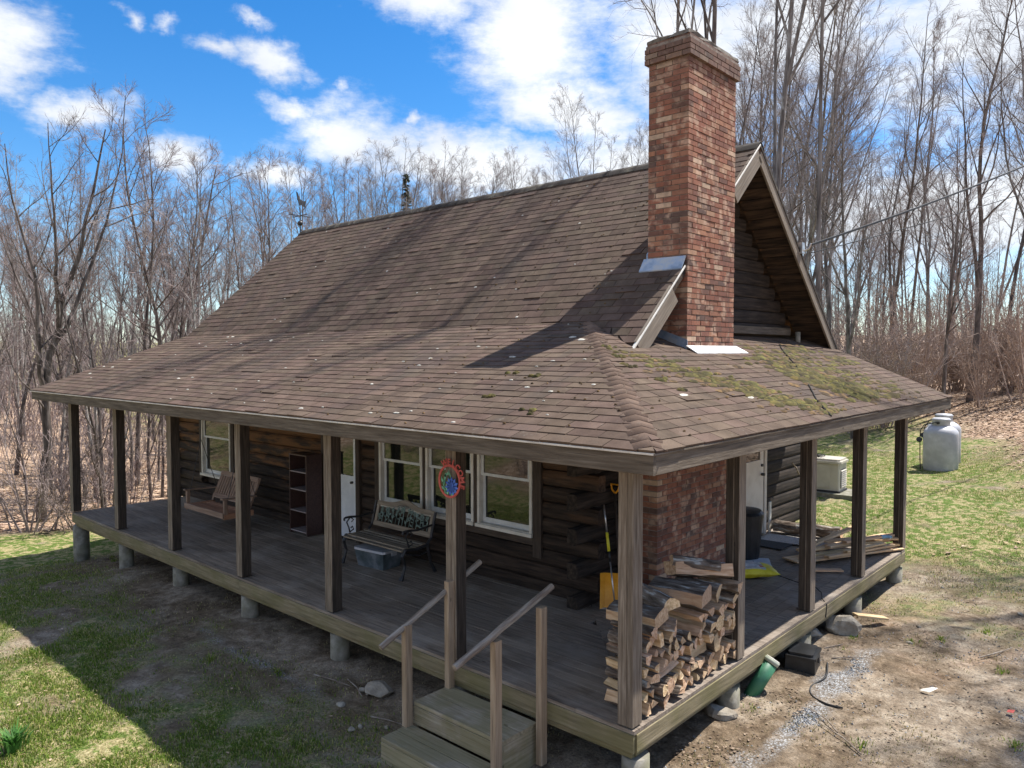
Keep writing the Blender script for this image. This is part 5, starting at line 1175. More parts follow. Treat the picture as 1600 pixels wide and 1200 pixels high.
def tank(x, y, label, s=1.0, rz=0.0):
    z0 = gz(x, y)-.03; t = thing('propane_tank', (x, y, z0), label, 'gas tank', 'propane tanks', rotz=rz); M = WM[t.name] @ Matrix.Scale(s, 4)
    mb = MB(); r = .435
    mb.lathe([(r-.05, .0), (r-.02, .02), (r-.02, .06), (r, .10), (r, 1.02)]+[(r*math.cos(a), 1.02+.27*math.sin(a)) for a in [i*math.pi/2/8 for i in range(1, 8)]]+[(.02, 1.29)], 40); me = mb.mesh('body', m_tank); me.polygons.foreach_set('use_smooth', [len(p.vertices) == 4 for p in me.polygons]); link('body', me, t, M)
    mb = MB(); n = 32
    mb.lathe([(.225, 1.20), (.225, 1.40), (.235, 1.41), (.235, 1.43), (.19, 1.462), (.05, 1.475)], n); me = mb.mesh('collar', m_tank); me.polygons.foreach_set('use_smooth', [len(p.vertices) == 4 for p in me.polygons]); link('collar', me, t, M)
    mb = MB(); mb.tube([(-.02, -.20, 1.34), (-.05, -.29, 1.34), (-.30, -.33, 1.27), (-.42, -.28, 1.10), (-.46, -.22, .9), (-.46, -.2, .3), (-.44, -.2, -.02)], .014, 6); mb.build('gas_line', m_cable, t, M)
    mb = MB(); mb.lathe([(.07, -.03), (.075, 0), (.07, .03)], 14, M=Matrix.Translation((-.47, -.24, .84)) @ Matrix.Rotation(R(75), 4, 'X')); mb.build('regulator', m_black, t, M)
    mb = MB(); mb.tube([(.03, -.215, 1.335), (.03, -.27, 1.335)], .035, 10); mb.build('valve', m_black, t, M)
    return t
tank(-1.72, 18.05, 'pale grey upright propane tank with dark regulator, the nearer of two', rz=R(-12)); tank(-1.86, 18.98, 'upright propane tank standing just behind the nearer one', 1.0)

# weathervane at the far ridge end and the service wires
t = thing('weathervane', (XL-.10, YRIDGE, ZRIDGE-.1), 'thin dark weathervane with ball on the far ridge end', 'weathervane'); x, y, z = XL-.10, YRIDGE, ZRIDGE-.12
cyl('rod', m_iron, t, (x, y, z), (x, y, z+1.15), .016, .01, 6); mb = MB(); mb.lathe([(.02, -.07), (.06, -.04), (.075, 0), (.06, .04), (.02, .07)], 12, (x, y, z+.36)); mb.build('ball', m_iron, t, smooth=True)
for d in (Vector((1, 0, 0)), Vector((0, 1, 0))): cyl('direction_arm', m_iron, t, Vector((x, y, z+.56))-d*.34, Vector((x, y, z+.56))+d*.34, .012, n=6)
mb = MB(); mb.prism([(-.28, .82), (-.10, .86), (.05, .82), (.16, .98), (.22, 1.16), (.14, 1.14), (.02, 1.0), (-.16, .97), (-.34, 1.02)], (.5, -.85, 0), (0, 0, 1), (x, y, z), (.012, .008, 0)); mb.build('vane', m_iron, t)
B0 = Vector((-1.47, 7.74, 5.08)); Q = Vector((.3, 16.2, 7.92))
for k, (dz, rr_) in enumerate(((0, .022), (-.14, .009))):
    B = B0+Vector((0, 0, dz)); E_ = B+(Q-B0)*2.7+Vector((.6*k, 0, -1.2*k)); mb = MB(); n = 24
    mb.tube([B+(E_-B)*(i/n)-Vector((0, 0, .9*(4*(i/n)*(1-i/n))*.35)) for i in range(n+1)], rr_, 5)
    tag(mb.build('service_wire', m_cable, None), ('thick upper' if k == 0 else 'thin lower')+' black service wire running up from the gable rake', 'wire', 'service wires')
# ------------------------------------------------------------------ trees
def treemat(name, stops, **k):
    return mat(name, stops, 3.0, (2.5, 2.5, .5), .9, .22, .35, 9, coord='Object', bdist=.02, **k)
m_bark_t = treemat('maple_bark', [(.2, (.085, .072, .064)), (.5, (.17, .15, .135)), (.85, (.30, .275, .255))], blotch=((.30, .29, .27), 1.6, .56, .70))
m_bark_d = treemat('dark_bark', [(.3, (.07, .056, .05)), (.6, (.14, .115, .10)), (.85, (.23, .20, .18))])
m_bark_p = treemat('pale_bark', [(.2, (.14, .125, .11)), (.5, (.28, .26, .235)), (.85, (.42, .40, .375))])
m_twig = mat('grey_twig', [(.2, (.19, .16, .148)), (.8, (.32, .28, .265))], 2, (1, 1, 1), .9, .22, 0)
m_twigr = mat('red_brown_twig', [(.2, (.19, .145, .132)), (.8, (.32, .255, .24))], 2, (1, 1, 1), .9, .25, 0)
m_twigt = mat('tan_twig', [(.2, (.27, .195, .155)), (.8, (.46, .365, .305))], 2, (1, 1, 1), .9, .25, 0)
m_needle = mat('dark_needles', [(.3, (.05, .065, .045)), (.7, (.10, .12, .085))], 6, (1, 1, 1), .9, .3, 0)

class Tree:
    def __init__(s, seed): s.q = random.Random(seed); s.wood = MB(); s.tw = MB()
    def limb(s, p, d, L, r, r1, segs, up=.0, wob=.12, sides=5, mbt=None):
        pts = [p.copy()]; rad = [r]; dirs = [d.copy()]
        for i in range(segs):
            d = (d+Vector((s.q.gauss(0, wob), s.q.gauss(0, wob), s.q.gauss(0, wob)+up))).normalized()
            p = p+d*(L/segs); pts.append(p.copy()); dirs.append(d.copy()); rad.append(r+(r1-r)*((i+1)/segs))
        (mbt or s.wood).tube(pts, rad, sides, cap=False); return pts, dirs, rad
    def at(s, pts, dirs, rad, t):
        x = t*(len(pts)-1); i = min(int(x), len(pts)-2); f = x-i
        return pts[i].lerp(pts[i+1], f), dirs[i].lerp(dirs[i+1], f).normalized(), rad[i]+(rad[i+1]-rad[i])*f
    def side(s, d, ang, az=None):
        o = d.orthogonal().normalized(); o = Matrix.Rotation(s.q.random()*6.283 if az is None else az, 3, d) @ o
        return (d*math.cos(ang)+o*math.sin(ang)).normalized()
def grow(seed, H=18.0, r0=.19, clear=.35, n1=16, ang1=(.45, .85), l1=(.22, .36), n2=7, n3=6, n4=3, fork=0, lean=0.03, wob=.05, up=.10, tw=.0036, up3=.05):
    T = Tree(seed); q = T.q; base = Vector((0, 0, -.3)); d0 = Vector((q.gauss(0, lean), q.gauss(0, lean), 1)).normalized()
    stems = [T.limb(base, d0, H, r0, r0*.10, 14, .02, wob, 8)]
    for k in range(fork):
        p, d, r = T.at(*stems[0], q.uniform(.22, .5)); dd = T.side(d, q.uniform(.22, .5)); stems.append(T.limb(p, dd, H*q.uniform(.5, .66), r*.75, r*.1, 10, .12, wob, 7))
    for si, st in enumerate(stems):
        n = n1 if si == 0 else int(n1*.6); L0 = H if si == 0 else H*.6
        for i in range(n):
            t = (clear if si == 0 else .2)+(1-(clear if si == 0 else .2))*((i+q.random()*.8)/n)**.9; t = min(t, .985)
            p, d, r = T.at(*st, t); f = 1-(t-clear)/(1-clear)*.72 if si == 0 else 1-t*.6
            L = H*q.uniform(*l1)*f*(1 if si == 0 else .75); a = q.uniform(*ang1)
            b1 = T.limb(p, T.side(d, a), L, min(r*.55, .009*L+.009), .007, 6, up, .10, 5)
            for j in range(n2):
                t2 = .22+.76*(j+q.random())/n2; p2, d2, r2 = T.at(*b1, min(t2, .98)); L2 = L*q.uniform(.28, .5)*(1.15-t2*.6)
                b2 = T.limb(p2, T.side(d2, q.uniform(.4, .9)), L2, min(r2*.65, .012), .005, 4, up3, .13, 3, T.tw)
                for k in range(n3):
                    t3 = .2+.78*(k+q.random())/n3; p3, d3, r3 = T.at(*b2, min(t3, .98)); L3 = max(.25, L2*q.uniform(.34, .70))
                    b3 = T.limb(p3, T.side(d3, q.uniform(.35, .85)), L3, tw, tw*.55, 2, up3, .12, 3, T.tw)
                    for m_ in range(n4):
                        p4, d4, r4 = T.at(*b3, q.uniform(.25, .95)); T.limb(p4, T.side(d4, q.uniform(.35, .8)), L3*q.uniform(.3, .6), tw*.7, tw*.5, 1, .05, .1, 3, T.tw)
    return T
PROTO = {}
def proto(key, mt_t, mt_c, **k):
    T = grow(**k); H = k.get('H', 18.0); PROTO[key] = (T.wood.mesh(key+'_trunk', mt_t, True), T.tw.mesh(key+'_crown', mt_c), H)
for i in range(4): proto('tall%d' % i, (m_bark_t, m_bark_d, m_bark_t, m_bark_d)[i], m_twig, seed=100+i, H=20, r0=.115+.012*i, clear=.40, n1=20, ang1=(.45, .9), l1=(.16, .28), n2=8, n3=6, n4=3, fork=(1, 0, 2, 1)[i], up=.09, up3=.07)
for i in range(3): proto('mid%d' % i, m_bark_d, m_twigr, seed=200+i, H=12, r0=.085, clear=.28, n1=16, ang1=(.5, .95), l1=(.16, .29), n2=6, n3=6, n4=3, fork=1, up=.07, up3=.06, wob=.06)
for i in range(2): proto('gnarl%d' % i, m_bark_d, m_twig, seed=300+i, H=11, r0=.19, clear=.26, n1=11, ang1=(.7, 1.2), l1=(.28, .44), n2=7, n3=5, n4=2, fork=3, up=.03, up3=.06, wob=.13, lean=.12)
for i in range(3): proto('slim%d' % i, (m_bark_p, m_bark_d, m_bark_t)[i], m_twigr, seed=400+i, H=9, r0=.06, clear=.12, n1=17, ang1=(.4, .8), l1=(.16, .30), n2=5, n3=4, n4=2, fork=0, up=.08, up3=.06, wob=.05)
for i in range(4): proto('pole%d' % i, (m_bark_t, m_bark_d, m_bark_p, m_bark_d)[i], (m_twig, m_twigr)[i % 2], seed=600+i, H=16, r0=.075+.008*i, clear=.38, n1=18, ang1=(.4, .95), l1=(.08, .17), n2=6, n3=5, n4=3, fork=(0, 1, 0, 0)[i], up=.06, up3=.06, wob=.035, lean=.04)
def shrub(seed, n, H, spread, tw):
    T = Tree(seed); q = T.q
    for i in range(n):
        a = q.random()*6.283; r = abs(q.gauss(0, .25)); p = Vector((r*math.cos(a), r*math.sin(a), -.1)); d = Vector((math.cos(a)*spread*q.random(), math.sin(a)*spread*q.random(), 1)).normalized(); L = H*q.uniform(.55, 1.05)
        b = T.limb(p, d, L, q.uniform(.012, .028), .006, 6, -.005, .07, 4)
        for j in range(11):
            t = .12+.86*(j+q.random())/11; p2, d2, r2 = T.at(*b, min(t, .98)); L2 = L*q.uniform(.14, .34)*(1.2-t*.7)
            b2 = T.limb(p2, T.side(d2, q.uniform(.4, .95)), L2, .009, .005, 3, .02, .14, 3, T.tw)
            for k in range(5):
                p3, d3, r3 = T.at(*b2, q.uniform(.2, .97)); T.limb(p3, T.side(d3, q.uniform(.35, .9)), L2*q.uniform(.25, .5), tw, tw*.6, 1, .0, .1, 3, T.tw)
    return T
for i in range(4):
    T = shrub(500+i, 16, 4.0, .42, .0065); PROTO['shrub%d' % i] = (T.wood.mesh('shrub_stems', m_twigt, True), T.tw.mesh('shrub_twigs', m_twigt), 4.0)
for i in range(2):
    T = shrub(520+i, 12, 3.0, .55, .006); PROTO['brush%d' % i] = (T.wood.mesh('brush_stems', m_twigr, True), T.tw.mesh('brush_twigs', m_twigr), 3.0)
qt = random.Random(77)
ZONES = [(60, 'at the left photo edge'), (125, 'left of the first porch post'), (190, 'between the first two porch posts'), (260, 'beyond the second porch post'), (330, 'over the far porch roof corner'), (400, 'beside the lower left rake'), (470, 'beside the upper left rake'),
         (560, 'by the left ridge end'), (660, 'above the left part of the ridge'), (760, 'above the middle of the ridge'), (860, 'above the right part of the ridge'), (1018, 'left of the chimney'), (1100, 'behind the chimney'), (1190, 'between chimney and gable peak'), (1250, 'right of the gable peak'),
         (1310, 'beyond the gable rake'), (1370, 'beyond the generator'), (1440, 'left of the propane tanks'), (1500, 'behind the propane tanks'), (1560, 'right of the propane tanks'), (1e9, 'at the right photo edge')]
KINDS = {'tall0': 'grey forked', 'tall1': 'dark straight', 'tall2': 'grey many forked', 'tall3': 'dark forked', 'mid0': 'dark slender', 'mid1': 'dark bushy', 'mid2': 'dark twin stemmed', 'pole0': 'grey slim', 'pole1': 'dark slim', 'pole2': 'pale slim', 'pole3': 'dark thin', 'gnarl0': 'gnarled', 'gnarl1': 'crooked', 'slim0': 'pale barked', 'slim1': 'dark whippy', 'slim2': 'grey whippy',
         'shrub0': 'tan', 'shrub1': 'tan dense', 'shrub2': 'tan upright', 'shrub3': 'tan spreading', 'brush0': 'reddish', 'brush1': 'reddish tangled'}
def describe(key, x, y, H, noun):
    p = Vector((x, y, 0))-CAM; d = p.dot(CD); u = 800+FPX*p.dot(CR)/max(d, .1); zone = next(z for a, z in ZONES if u < a)
    dist = 'close by' if d < 24 else 'near' if d < 31 else 'midway back' if d < 42 else 'far back' if d < 58 else 'distant'
    top = 551-(gz(x, y)+H-CAM.z)/d*FPX; size = 'towering' if top < 60 else 'tall' if top < 190 else 'medium' if top < 320 else 'low'
    return '%s %s bare %s %s, %s' % (size, KINDS[key], noun, zone, dist)
def plant(key, x, y, H, label, group, name='tree', cat='tree', rz=None, wide=1.0, tilt=0.0, lean=0.0):
    tr, cr, h = PROTO[key]; s_ = H/h; root = bpy.data.objects.new(name, None); root.empty_display_size = .3; COL.objects.link(root)
    M = Matrix.Translation((x, y, gz(x, y))) @ Matrix.Rotation(qt.random()*6.283 if rz is None else rz, 4, 'Z') @ Matrix.Rotation(tilt, 4, 'X') @ Matrix.Rotation(lean, 4, 'Y') @ Matrix.Diagonal((s_*wide, s_*wide, s_, 1))
    setparent(root, None, M)
    if group and 'outside' not in label and 'mirrored' not in label: label = describe(key, x, y, H, 'sapling' if 'sapling' in label else name)
    tag(root, label, cat, group)
    for nm, me in (('trunk' if cat == 'tree' else 'stems', tr), ('crown' if cat == 'tree' else 'twigs', cr)):
        c = bpy.data.objects.new(nm, me); COL.objects.link(c); c.parent = root; c.matrix_parent_inverse = Matrix.Identity(4)
    return root
FLAT = Vector((CD.x, CD.y, 0)).normalized()
def spot(u, d): p = CAM+CR*((u-800)/FPX*d)+FLAT*d; return p.x, p.y       # heading u, d metres out
def htop(x, y, d, v): return CAM.z+(551-v)/FPX*d-gz(x, y)
def keep(x, y): return not (-15.5 < x < 3.5 and -8 < y < 20)
TALL, MID, GN, SL, SH, BRS = ([('%s%d' % (k, i)) for i in range(n)] for k, n in (('tall', 4), ('mid', 3), ('gnarl', 2), ('slim', 3), ('shrub', 4), ('brush', 2)))
POLE = ['pole%d' % i for i in range(4)]
# right-hand woods, big individual trunks first
L_R, G_R = 'tall bare maple in the sunlit woods behind the propane tanks', 'bare trees in the woods behind the propane tanks'
for u, d, v, key, lb in [(1392, 36, 55, 'tall1', 'tall bare tree with a thick straight trunk and narrow crown behind the side yard'), (1515, 31, -60, 'tall3', 'tall bare tree with a thick trunk forking high above the tan thicket'), (1290, 30, -40, 'tall0', 'tall bare tree just past the gable peak'), (1225, 28, -60, 'tall2', 'tall bare tree right behind the chimney'),
                         (1130, 30, -50, 'tall1', None), (1180, 34, -20, 'mid1', None), (1335, 27, 120, 'tall2', None), (1450, 40, 130, 'tall0', None), (1565, 37, 30, 'tall1', None), (1475, 29, 190, 'mid0', None), (1610, 30, -80, 'tall0', None), (1255, 40, 60, 'tall3', None)]:
    x, y = spot(u, d); plant(key, x, y, htop(x, y, d, v), lb or L_R, None if lb else G_R)
for i in range(26):
    u, d = qt.uniform(1120, 1760), qt.uniform(36, 68); x, y = spot(u, d)
    v = qt.uniform(-20, 210)+(d-33)*2.2
    plant(qt.choice(TALL+TALL+POLE+POLE), x, y, htop(x, y, d, v), L_R, G_R)
for i in range(18):
    u, d = qt.uniform(1150, 1750), qt.uniform(28, 50); x, y = spot(u, d); plant(qt.choice(SL+POLE), x, y, htop(x, y, d, qt.uniform(240, 430)), 'slender bare sapling in the woods behind the propane tanks', 'saplings behind the propane tanks')
# middle: treetops just over the ridge
for i in range(46):
    u, d = 420+i*13.4+qt.uniform(-10, 10), qt.uniform(38, 75); x, y = spot(u, d); v = qt.uniform(222, 305) if u < 900 else qt.uniform(150, 260)
    plant(qt.choice(TALL+POLE), x, y, htop(x, y, d, v), 'bare tree whose crown shows above the roof ridge', 'bare trees behind the cabin', wide=1.0)
# tall ones behind the chimney and house that shade the roof
for x, y, H, k_, ln in ((-7.0, 12.4, 24, 'tall0', 0), (-4.4, 12.2, 25, 'tall2', 0), (-5.75, 12.8, 25, 'tall3', 0), (-2.9, 11.8, 25, 'pole0', .055)): plant(k_, x, y, H, 'very tall bare tree rising behind the chimney', 'very tall trees behind the chimney', wide=.55, rz=0.0, lean=ln)
for i in range(64):
    u, d = (qt.uniform(-120, 1000), qt.uniform(66, 105)) if i < 46 else (qt.uniform(1150, 1700), qt.uniform(66, 100)); x, y = spot(u, d); v = (qt.uniform(285, 370) if u < 480 else qt.uniform(240, 300)) if i < 46 else qt.uniform(200, 330)
    plant(qt.choice(TALL[1:]), x, y, htop(x, y, d, v), 'far bare tree deep in the woods', 'far trees deep in the woods', wide=1.1)
# conifer far behind the ridge
def conifer(x, y, H):
    root = thing('pine_tree', (x, y, gz(x, y)), 'small dark pine among bare treetops beyond the ridge', 'tree'); cyl('trunk', m_bark_d, root, (x, y, gz(x, y)-.3), (x, y, gz(x, y)+H), .22, .02, 7)
    mb = MB(); q = random.Random(4)
    for k in range(420):
        f = 1-(1-q.random())**1.0; f = .18+.80*f; z = gz(x, y)+H*f; L = ((1-f)*H*.13+.15)*q.uniform(.55, 1.15)
        a = q.random()*6.283; d = Vector((math.cos(a), math.sin(a), q.uniform(-.55, .15))); p = Vector((x, y, z)); e = p+d*L
        for m_ in range(4):
            s0 = p.lerp(e, .2+.2*m_); w = Vector((-math.sin(a), math.cos(a), q.uniform(-.6, .6)))*(.16*(1-m_*.15)); mb.add([s0-w, s0+d*.20, s0+w+Vector((0, 0, q.uniform(-.12, .02))), s0-d*.05], [(0, 1, 2, 3)])
    mb.build('crown', m_needle, root)
x, y = spot(637, 60); conifer(x, y, htop(x, y, 60, 268))
# left woods
L_L, G_L = 'bare tree in the dense woods beyond the left end of the porch', 'bare trees in the left woods'
for u, d, v, key, lb in [(58, 20.5, 150, 'gnarl0', 'gnarled dark tree with heavy spreading limbs at the left edge of the yard'), (212, 27, 168, 'mid0', 'dark slender tree with twin stems beyond the far end of the porch'), (262, 25, 160, 'mid1', 'dark bare tree standing close to the far roof corner'), (300, 30, 225, 'gnarl1', 'crooked half dead tree close to the far roof corner'),
                         (-30, 22, 190, 'pole1', None), (160, 23, 280, 'pole3', None), (92, 25, 230, 'pole0', None), (130, 24, 260, 'mid2', None), (20, 27, 225, 'tall1', None), (400, 36, 240, 'mid0', None), (450, 38, 225, 'mid1', None)]:
    x, y = spot(u, d); plant(key, x, y, htop(x, y, d, v), lb or L_L, None if lb else G_L, wide=.72 if key[0] == 'g' else 1.0)
for i in range(58):
    u, d = qt.uniform(-150, 480), qt.uniform(23, 64); x, y = spot(u, d); v = qt.uniform(200, 400)
    if keep(x, y): plant(qt.choice(POLE*4+MID+TALL), x, y, htop(x, y, d, v), L_L, G_L)
for i in range(56):
    u, d = qt.uniform(-120, 420), qt.uniform(19.5, 46); x, y = spot(u, d)
    if keep(x, y): plant(qt.choice(SL), x, y, htop(x, y, d, qt.uniform(330, 600)), 'thin bare sapling at the edge of the left woods', 'saplings in the left woods')
for i in range(15):
    u, d = qt.uniform(-120, 320), qt.uniform(19, 34); x, y = spot(u, d)
    if keep(x, y): plant(qt.choice(BRS), x, y, qt.uniform(1.4, 3.2), 'tangled bare brush at the edge of the left woods', 'brush in the left woods', 'bush', 'bush')
# tan thicket on the right bank
for i in range(40):
    u, d = qt.uniform(1330, 1780), qt.uniform(28.5, 38)
    x, y = spot(u, d); plant(qt.choice(SH), x, y, htop(x, y, d, qt.uniform(400, 500)) if qt.random() < .75 else qt.uniform(2, 3.5), 'tan leafless shrub in the thicket on the right bank', 'shrubs of the right thicket', 'shrub', 'bush')
for i in range(14):
    u, d = qt.uniform(1150, 1380), qt.uniform(31, 40); x, y = spot(u, d); plant(qt.choice(SH+BRS), x, y, qt.uniform(2.4, 4.5), 'leafless shrub behind the back lawn', 'shrubs behind the back lawn', 'shrub', 'bush')
# trees beside and before the yard: they throw the dappled shade and stand in the window reflections
for x, y, H in ((4.9, 11.6, 17), (7.2, 12.4, 17), (6.6, 17.2, 22), (5.7, 9.4, 14)): plant(qt.choice(TALL+MID), x, y, H, 'bare tree beside the drive, outside the picture', 'trees beside the drive')
for i in range(26): plant(qt.choice(TALL+MID+SL), -12-qt.random()*24, -11.5-qt.random()*12, qt.uniform(7, 12), 'bare tree across the front lawn, mirrored in the windows', 'trees across the front lawn')
for i in range(22): plant(qt.choice(BRS+SH), -9-qt.random()*16, -6.5-qt.random()*6, qt.uniform(.8, 2.2), 'bare brush across the front lawn, mirrored in the windows', 'brush across the front lawn', 'bush', 'bush')
# the far wood, a mass of stems
def far_woods():
    q = random.Random(9); mb = MB(); tw = MB()
    for i in range(560):
        u, d = (q.uniform(-260, 600), q.uniform(55, 120)) if i % 3 == 0 else (q.uniform(-260, 1900), q.uniform(62, 135)); x, y = spot(u, d); z = gz(x, y); H = q.uniform(3.5, 8.5) if u < 1050 else q.uniform(6, 13); r = .10+.08*q.random()
        p0 = Vector((x, y, z-.3)); top = Vector((x+q.gauss(0, .5), y+q.gauss(0, .5), z+H)); mb.tube([p0, p0.lerp(top, .5)+Vector((q.gauss(0, .15), 0, 0)), top], [r*.8, r*.5, .02], 3, False)
        for k in range(16):
            f = q.uniform(.25, .95); p = p0.lerp(top, f); L = H*.30*(1.25-f); a = q.random()*6.283; e = p+Vector((math.cos(a)*.6, math.sin(a)*.6, .85))*L; tw.tube([p, p.lerp(e, .5)+Vector((0, 0, -.1*L)), e], [.025, .017, .009], 3, False)
            for m_ in range(5):
                b = p.lerp(e, q.uniform(.3, 1)); c = b+Vector((q.gauss(0, .4), q.gauss(0, .4), q.uniform(.2, .9)))*L*.5; tw.tube([b, c], [.012, .007], 3, False)
    n0 = len(mb.f); mb.add(tw.v, tw.f, 1); o = mb.build('far_woods', [m_bark_t, m_twig]); o['kind'] = 'stuff'; o['label'] = 'distant leafless woods filling the background'
    mb = MB()
    for i in range(1300):
        u = q.uniform(-260, 480) if i % 2 else q.uniform(-260, 1850); d = q.uniform(34, 85); x, y = spot(u, d); z = gz(x, y); H = q.uniform(1.2, 4.5)
        for k in range(3):
            a = q.random()*6.283; p = Vector((x+q.gauss(0, .4), y+q.gauss(0, .4), z-.1)); e = p+Vector((q.gauss(0, .25), q.gauss(0, .25), 1))*H; mb.tube([p, e], [.022, .006], 3, False)
            for m_ in range(5):
                b = p.lerp(e, q.uniform(.3, .95)); mb.tube([b, b+Vector((q.gauss(0, .5), q.gauss(0, .5), q.uniform(.1, .7)))*H*.25], [.012, .006], 3, False)
    o = mb.build('undergrowth', m_twigr); o['kind'] = 'stuff'; o['label'] = 'bare brown undergrowth between the woodland trunks'
far_woods()

# ------------------------------------------------------------------ ground cover
def field_mesh(name, X, Y, mk, mt, label, smooth=False):
    """one mesh of many small pieces; mk(i, rng) gives local vertex offsets and faces"""
    mb = MB(); Z = terrain(X, Y)
    for i in range(len(X)):
        v, f = mk(i); mb.add([(X[i]+a, Y[i]+b, Z[i]+c) for a, b, c in v], f)
    o = mb.build(name, mt, smooth=smooth); o['kind'] = 'stuff'; o['label'] = label; return o
rng = np.random.default_rng(12)
def scatter(n, x0, x1, y0, y1, wfun):
    x = rng.uniform(x0, x1, n); y = rng.uniform(y0, y1, n); k = rng.random(n) < wfun(x, y); return x[k], y[k]
m_blade = mat('grass_blade', [(.3, (.10, .165, .018)), (.55, (.19, .275, .04)), (.72, (.44, .40, .15)), (.85, (.56, .50, .27))], 1.4, (1, 1, 1), .8, .28, 0, coord='World', hue=.012, trans=.45)
m_blades = mat('straw_blade', [(.3, (.20, .175, .08)), (.6, (.38, .325, .17)), (.8, (.50, .44, .26))], 1.4, (1, 1, 1), .8, .28, 0, coord='World', hue=.01, trans=.35)
def blade(h0, h1):
    q = random.Random(8)
    def mk(i):
        h = q.uniform(h0, h1)*(1.9 if q.random() < .03 else 1); a = q.random()*6.283; w = .0035+.0025*q.random(); l = h*q.uniform(.2, 1.1); b = q.random()*6.283
        ca, sa = math.cos(a)*w, math.sin(a)*w; dx, dy = math.cos(b)*l, math.sin(b)*l
        return [(-ca, -sa, -.01), (ca, sa, -.01), (dx*.35+ca*.8, dy*.35+sa*.8, h*.62), (dx*.35-ca*.8, dy*.35-sa*.8, h*.62), (dx, dy, h*.8)], [(0, 1, 2, 3), (3, 2, 4)]
    return mk
w = lambda x, y: masks(x, y)[0]**1.2*np.clip(1.25-np.hypot(x-3.5, y+5.4)/16, .12, 1)
X, Y = scatter(420000, -14, -.5, -4.6, .4, w); k = 105000; field_mesh('lawn_grass', X[:k], Y[:k], blade(.018, .045), m_blade, 'short green and straw lawn grass in front of the porch')
X, Y = scatter(70000, -14, -.5, -4.6, .9, lambda x, y: .25+.5*masks(x, y)[0]); field_mesh('dead_grass', X[:26000], Y[:26000], blade(.008, .022), m_blades, 'dead straw coloured grass thatch')
X, Y = scatter(90000, -8, 4.5, 5, 21, lambda x, y: masks(x, y)[0]); field_mesh('back_lawn_grass', X[:42000], Y[:42000], blade(.02, .045), m_blade, 'yellow green grass of the back lawn')
X, Y = scatter(90000, -8, 4.5, 5, 21, lambda x, y: np.minimum(1, masks(x, y)[0]*.9+.12)); field_mesh('back_lawn_thatch', X[:30000], Y[:30000], blade(.015, .04), m_blades, 'straw coloured thatch of the back lawn')
# daffodil-like clumps of fresh blades at the left corner and small tufts along the porch
def tuft(x, y, n, h, name, label, cat, mt, w0=.007):
    q = random.Random(int(x*100)+int(y*37)); mb = MB(); z = gz(x, y)
    for i in range(n):
        a, r = q.random()*6.283, min(.12, abs(q.gauss(0, .06))); p = Vector((x+r*math.cos(a), y+r*math.sin(a), z-.01)); L = h*q.uniform(.6, 1.1); o_ = Vector((math.cos(a), math.sin(a), 0)); b = a+1.57; wv = Vector((math.cos(b), math.sin(b), 0))*w0
        c1, c2 = p+Vector((0, 0, L*.6))+o_*L*.15, p+Vector((0, 0, L*q.uniform(.75, 1)))+o_*L*.5
        mb.add([p-wv, p+wv, c1+wv, c1-wv, c2], [(0, 1, 2, 3), (3, 2, 4)])
    return tag(mb.build(name, mt), label, cat)
m_fresh = mat('fresh_green_blade', [(.3, (.04, .13, .02)), (.7, (.10, .24, .05))], 3, (1, 1, 1), .6, .25, 0, coord='World', trans=.4)
x, y = -5.12, -3.26; tuft(x, y, 90, .26, 'daffodil_clump', 'clump of fresh dark green blades at the bottom left corner', 'plant', m_fresh, .011)
qf = random.Random(15)
for i, (x, y) in enumerate([(.28, 4.35), (.12, 2.05), (.9, 1.25), (-.5, -.35), (-2.75, -.62), (1.2, 2.1), (.25, 4.8), (-13.1, .6), (-12.3, .35), (1.9, 4.9), (1.1, 5.6), (2.3, 3.1), (.85, 5.2), (1.5, 6.3), (-3.9, -.9), (-5.6, -1.0), (-4.7, -.6), (-7.9, -.75)]):
    o = tuft(x, y, qf.randint(22, 60), qf.uniform(.045, .10), 'grass_tuft', 'small tuft of grass on the bare soil near the porch', 'grass', m_blade, .0045); o['group'] = 'grass tufts by the porch'
X, Y = scatter(60000, .0, 5, -.5, 10.5, lambda x, y: np.clip((fbm(x, y, .8, 23)-.46)*6, 0, 1)*.8); field_mesh('side_yard_straw', X[:11000], Y[:11000], blade(.01, .03), m_blades, 'dry straw coloured grass scattered on the bare side yard')
# dead leaves
m_leaf = mat('dead_leaf', [(.25, (.19, .115, .065)), (.5, (.34, .225, .145)), (.75, (.50, .37, .27))], 1.5, (1, 1, 1), .85, .4, 0, coord='World', hue=.015)
m_leafd = mat('old_dead_leaf', [(.2, (.09, .06, .04)), (.5, (.18, .13, .09)), (.85, (.33, .25, .18))], 1.5, (1, 1, 1), .9, .35, 0, coord='World')
def leafmk(s0, s1, seed):
    q = random.Random(seed)
    def mk(i):
        s_ = q.uniform(s0, s1); a = q.random()*6.283; c, d = math.cos(a), math.sin(a); t1, t2 = q.uniform(-.4, .5), q.uniform(-.4, .5); z = .008+q.random()*.015
        P = [(-1, 0, 0), (-.2, -.55, t1*.6), (1, 0, .2*t2), (-.1, .55, t2*.6)]
        return [((x*c-y*d)*s_, (x*d+y*c)*s_, z+abs(w_)*s_) for x, y, w_ in P], [(0, 1, 2), (0, 2, 3)]
    return mk
X, Y = scatter(60000, -9, 9, 8, 30, lambda x, y: masks(x, y)[1]); field_mesh('fallen_leaves', X[:24000], Y[:24000], leafmk(.035, .08, 1), m_leaf, 'brown fallen leaves covering the right bank')
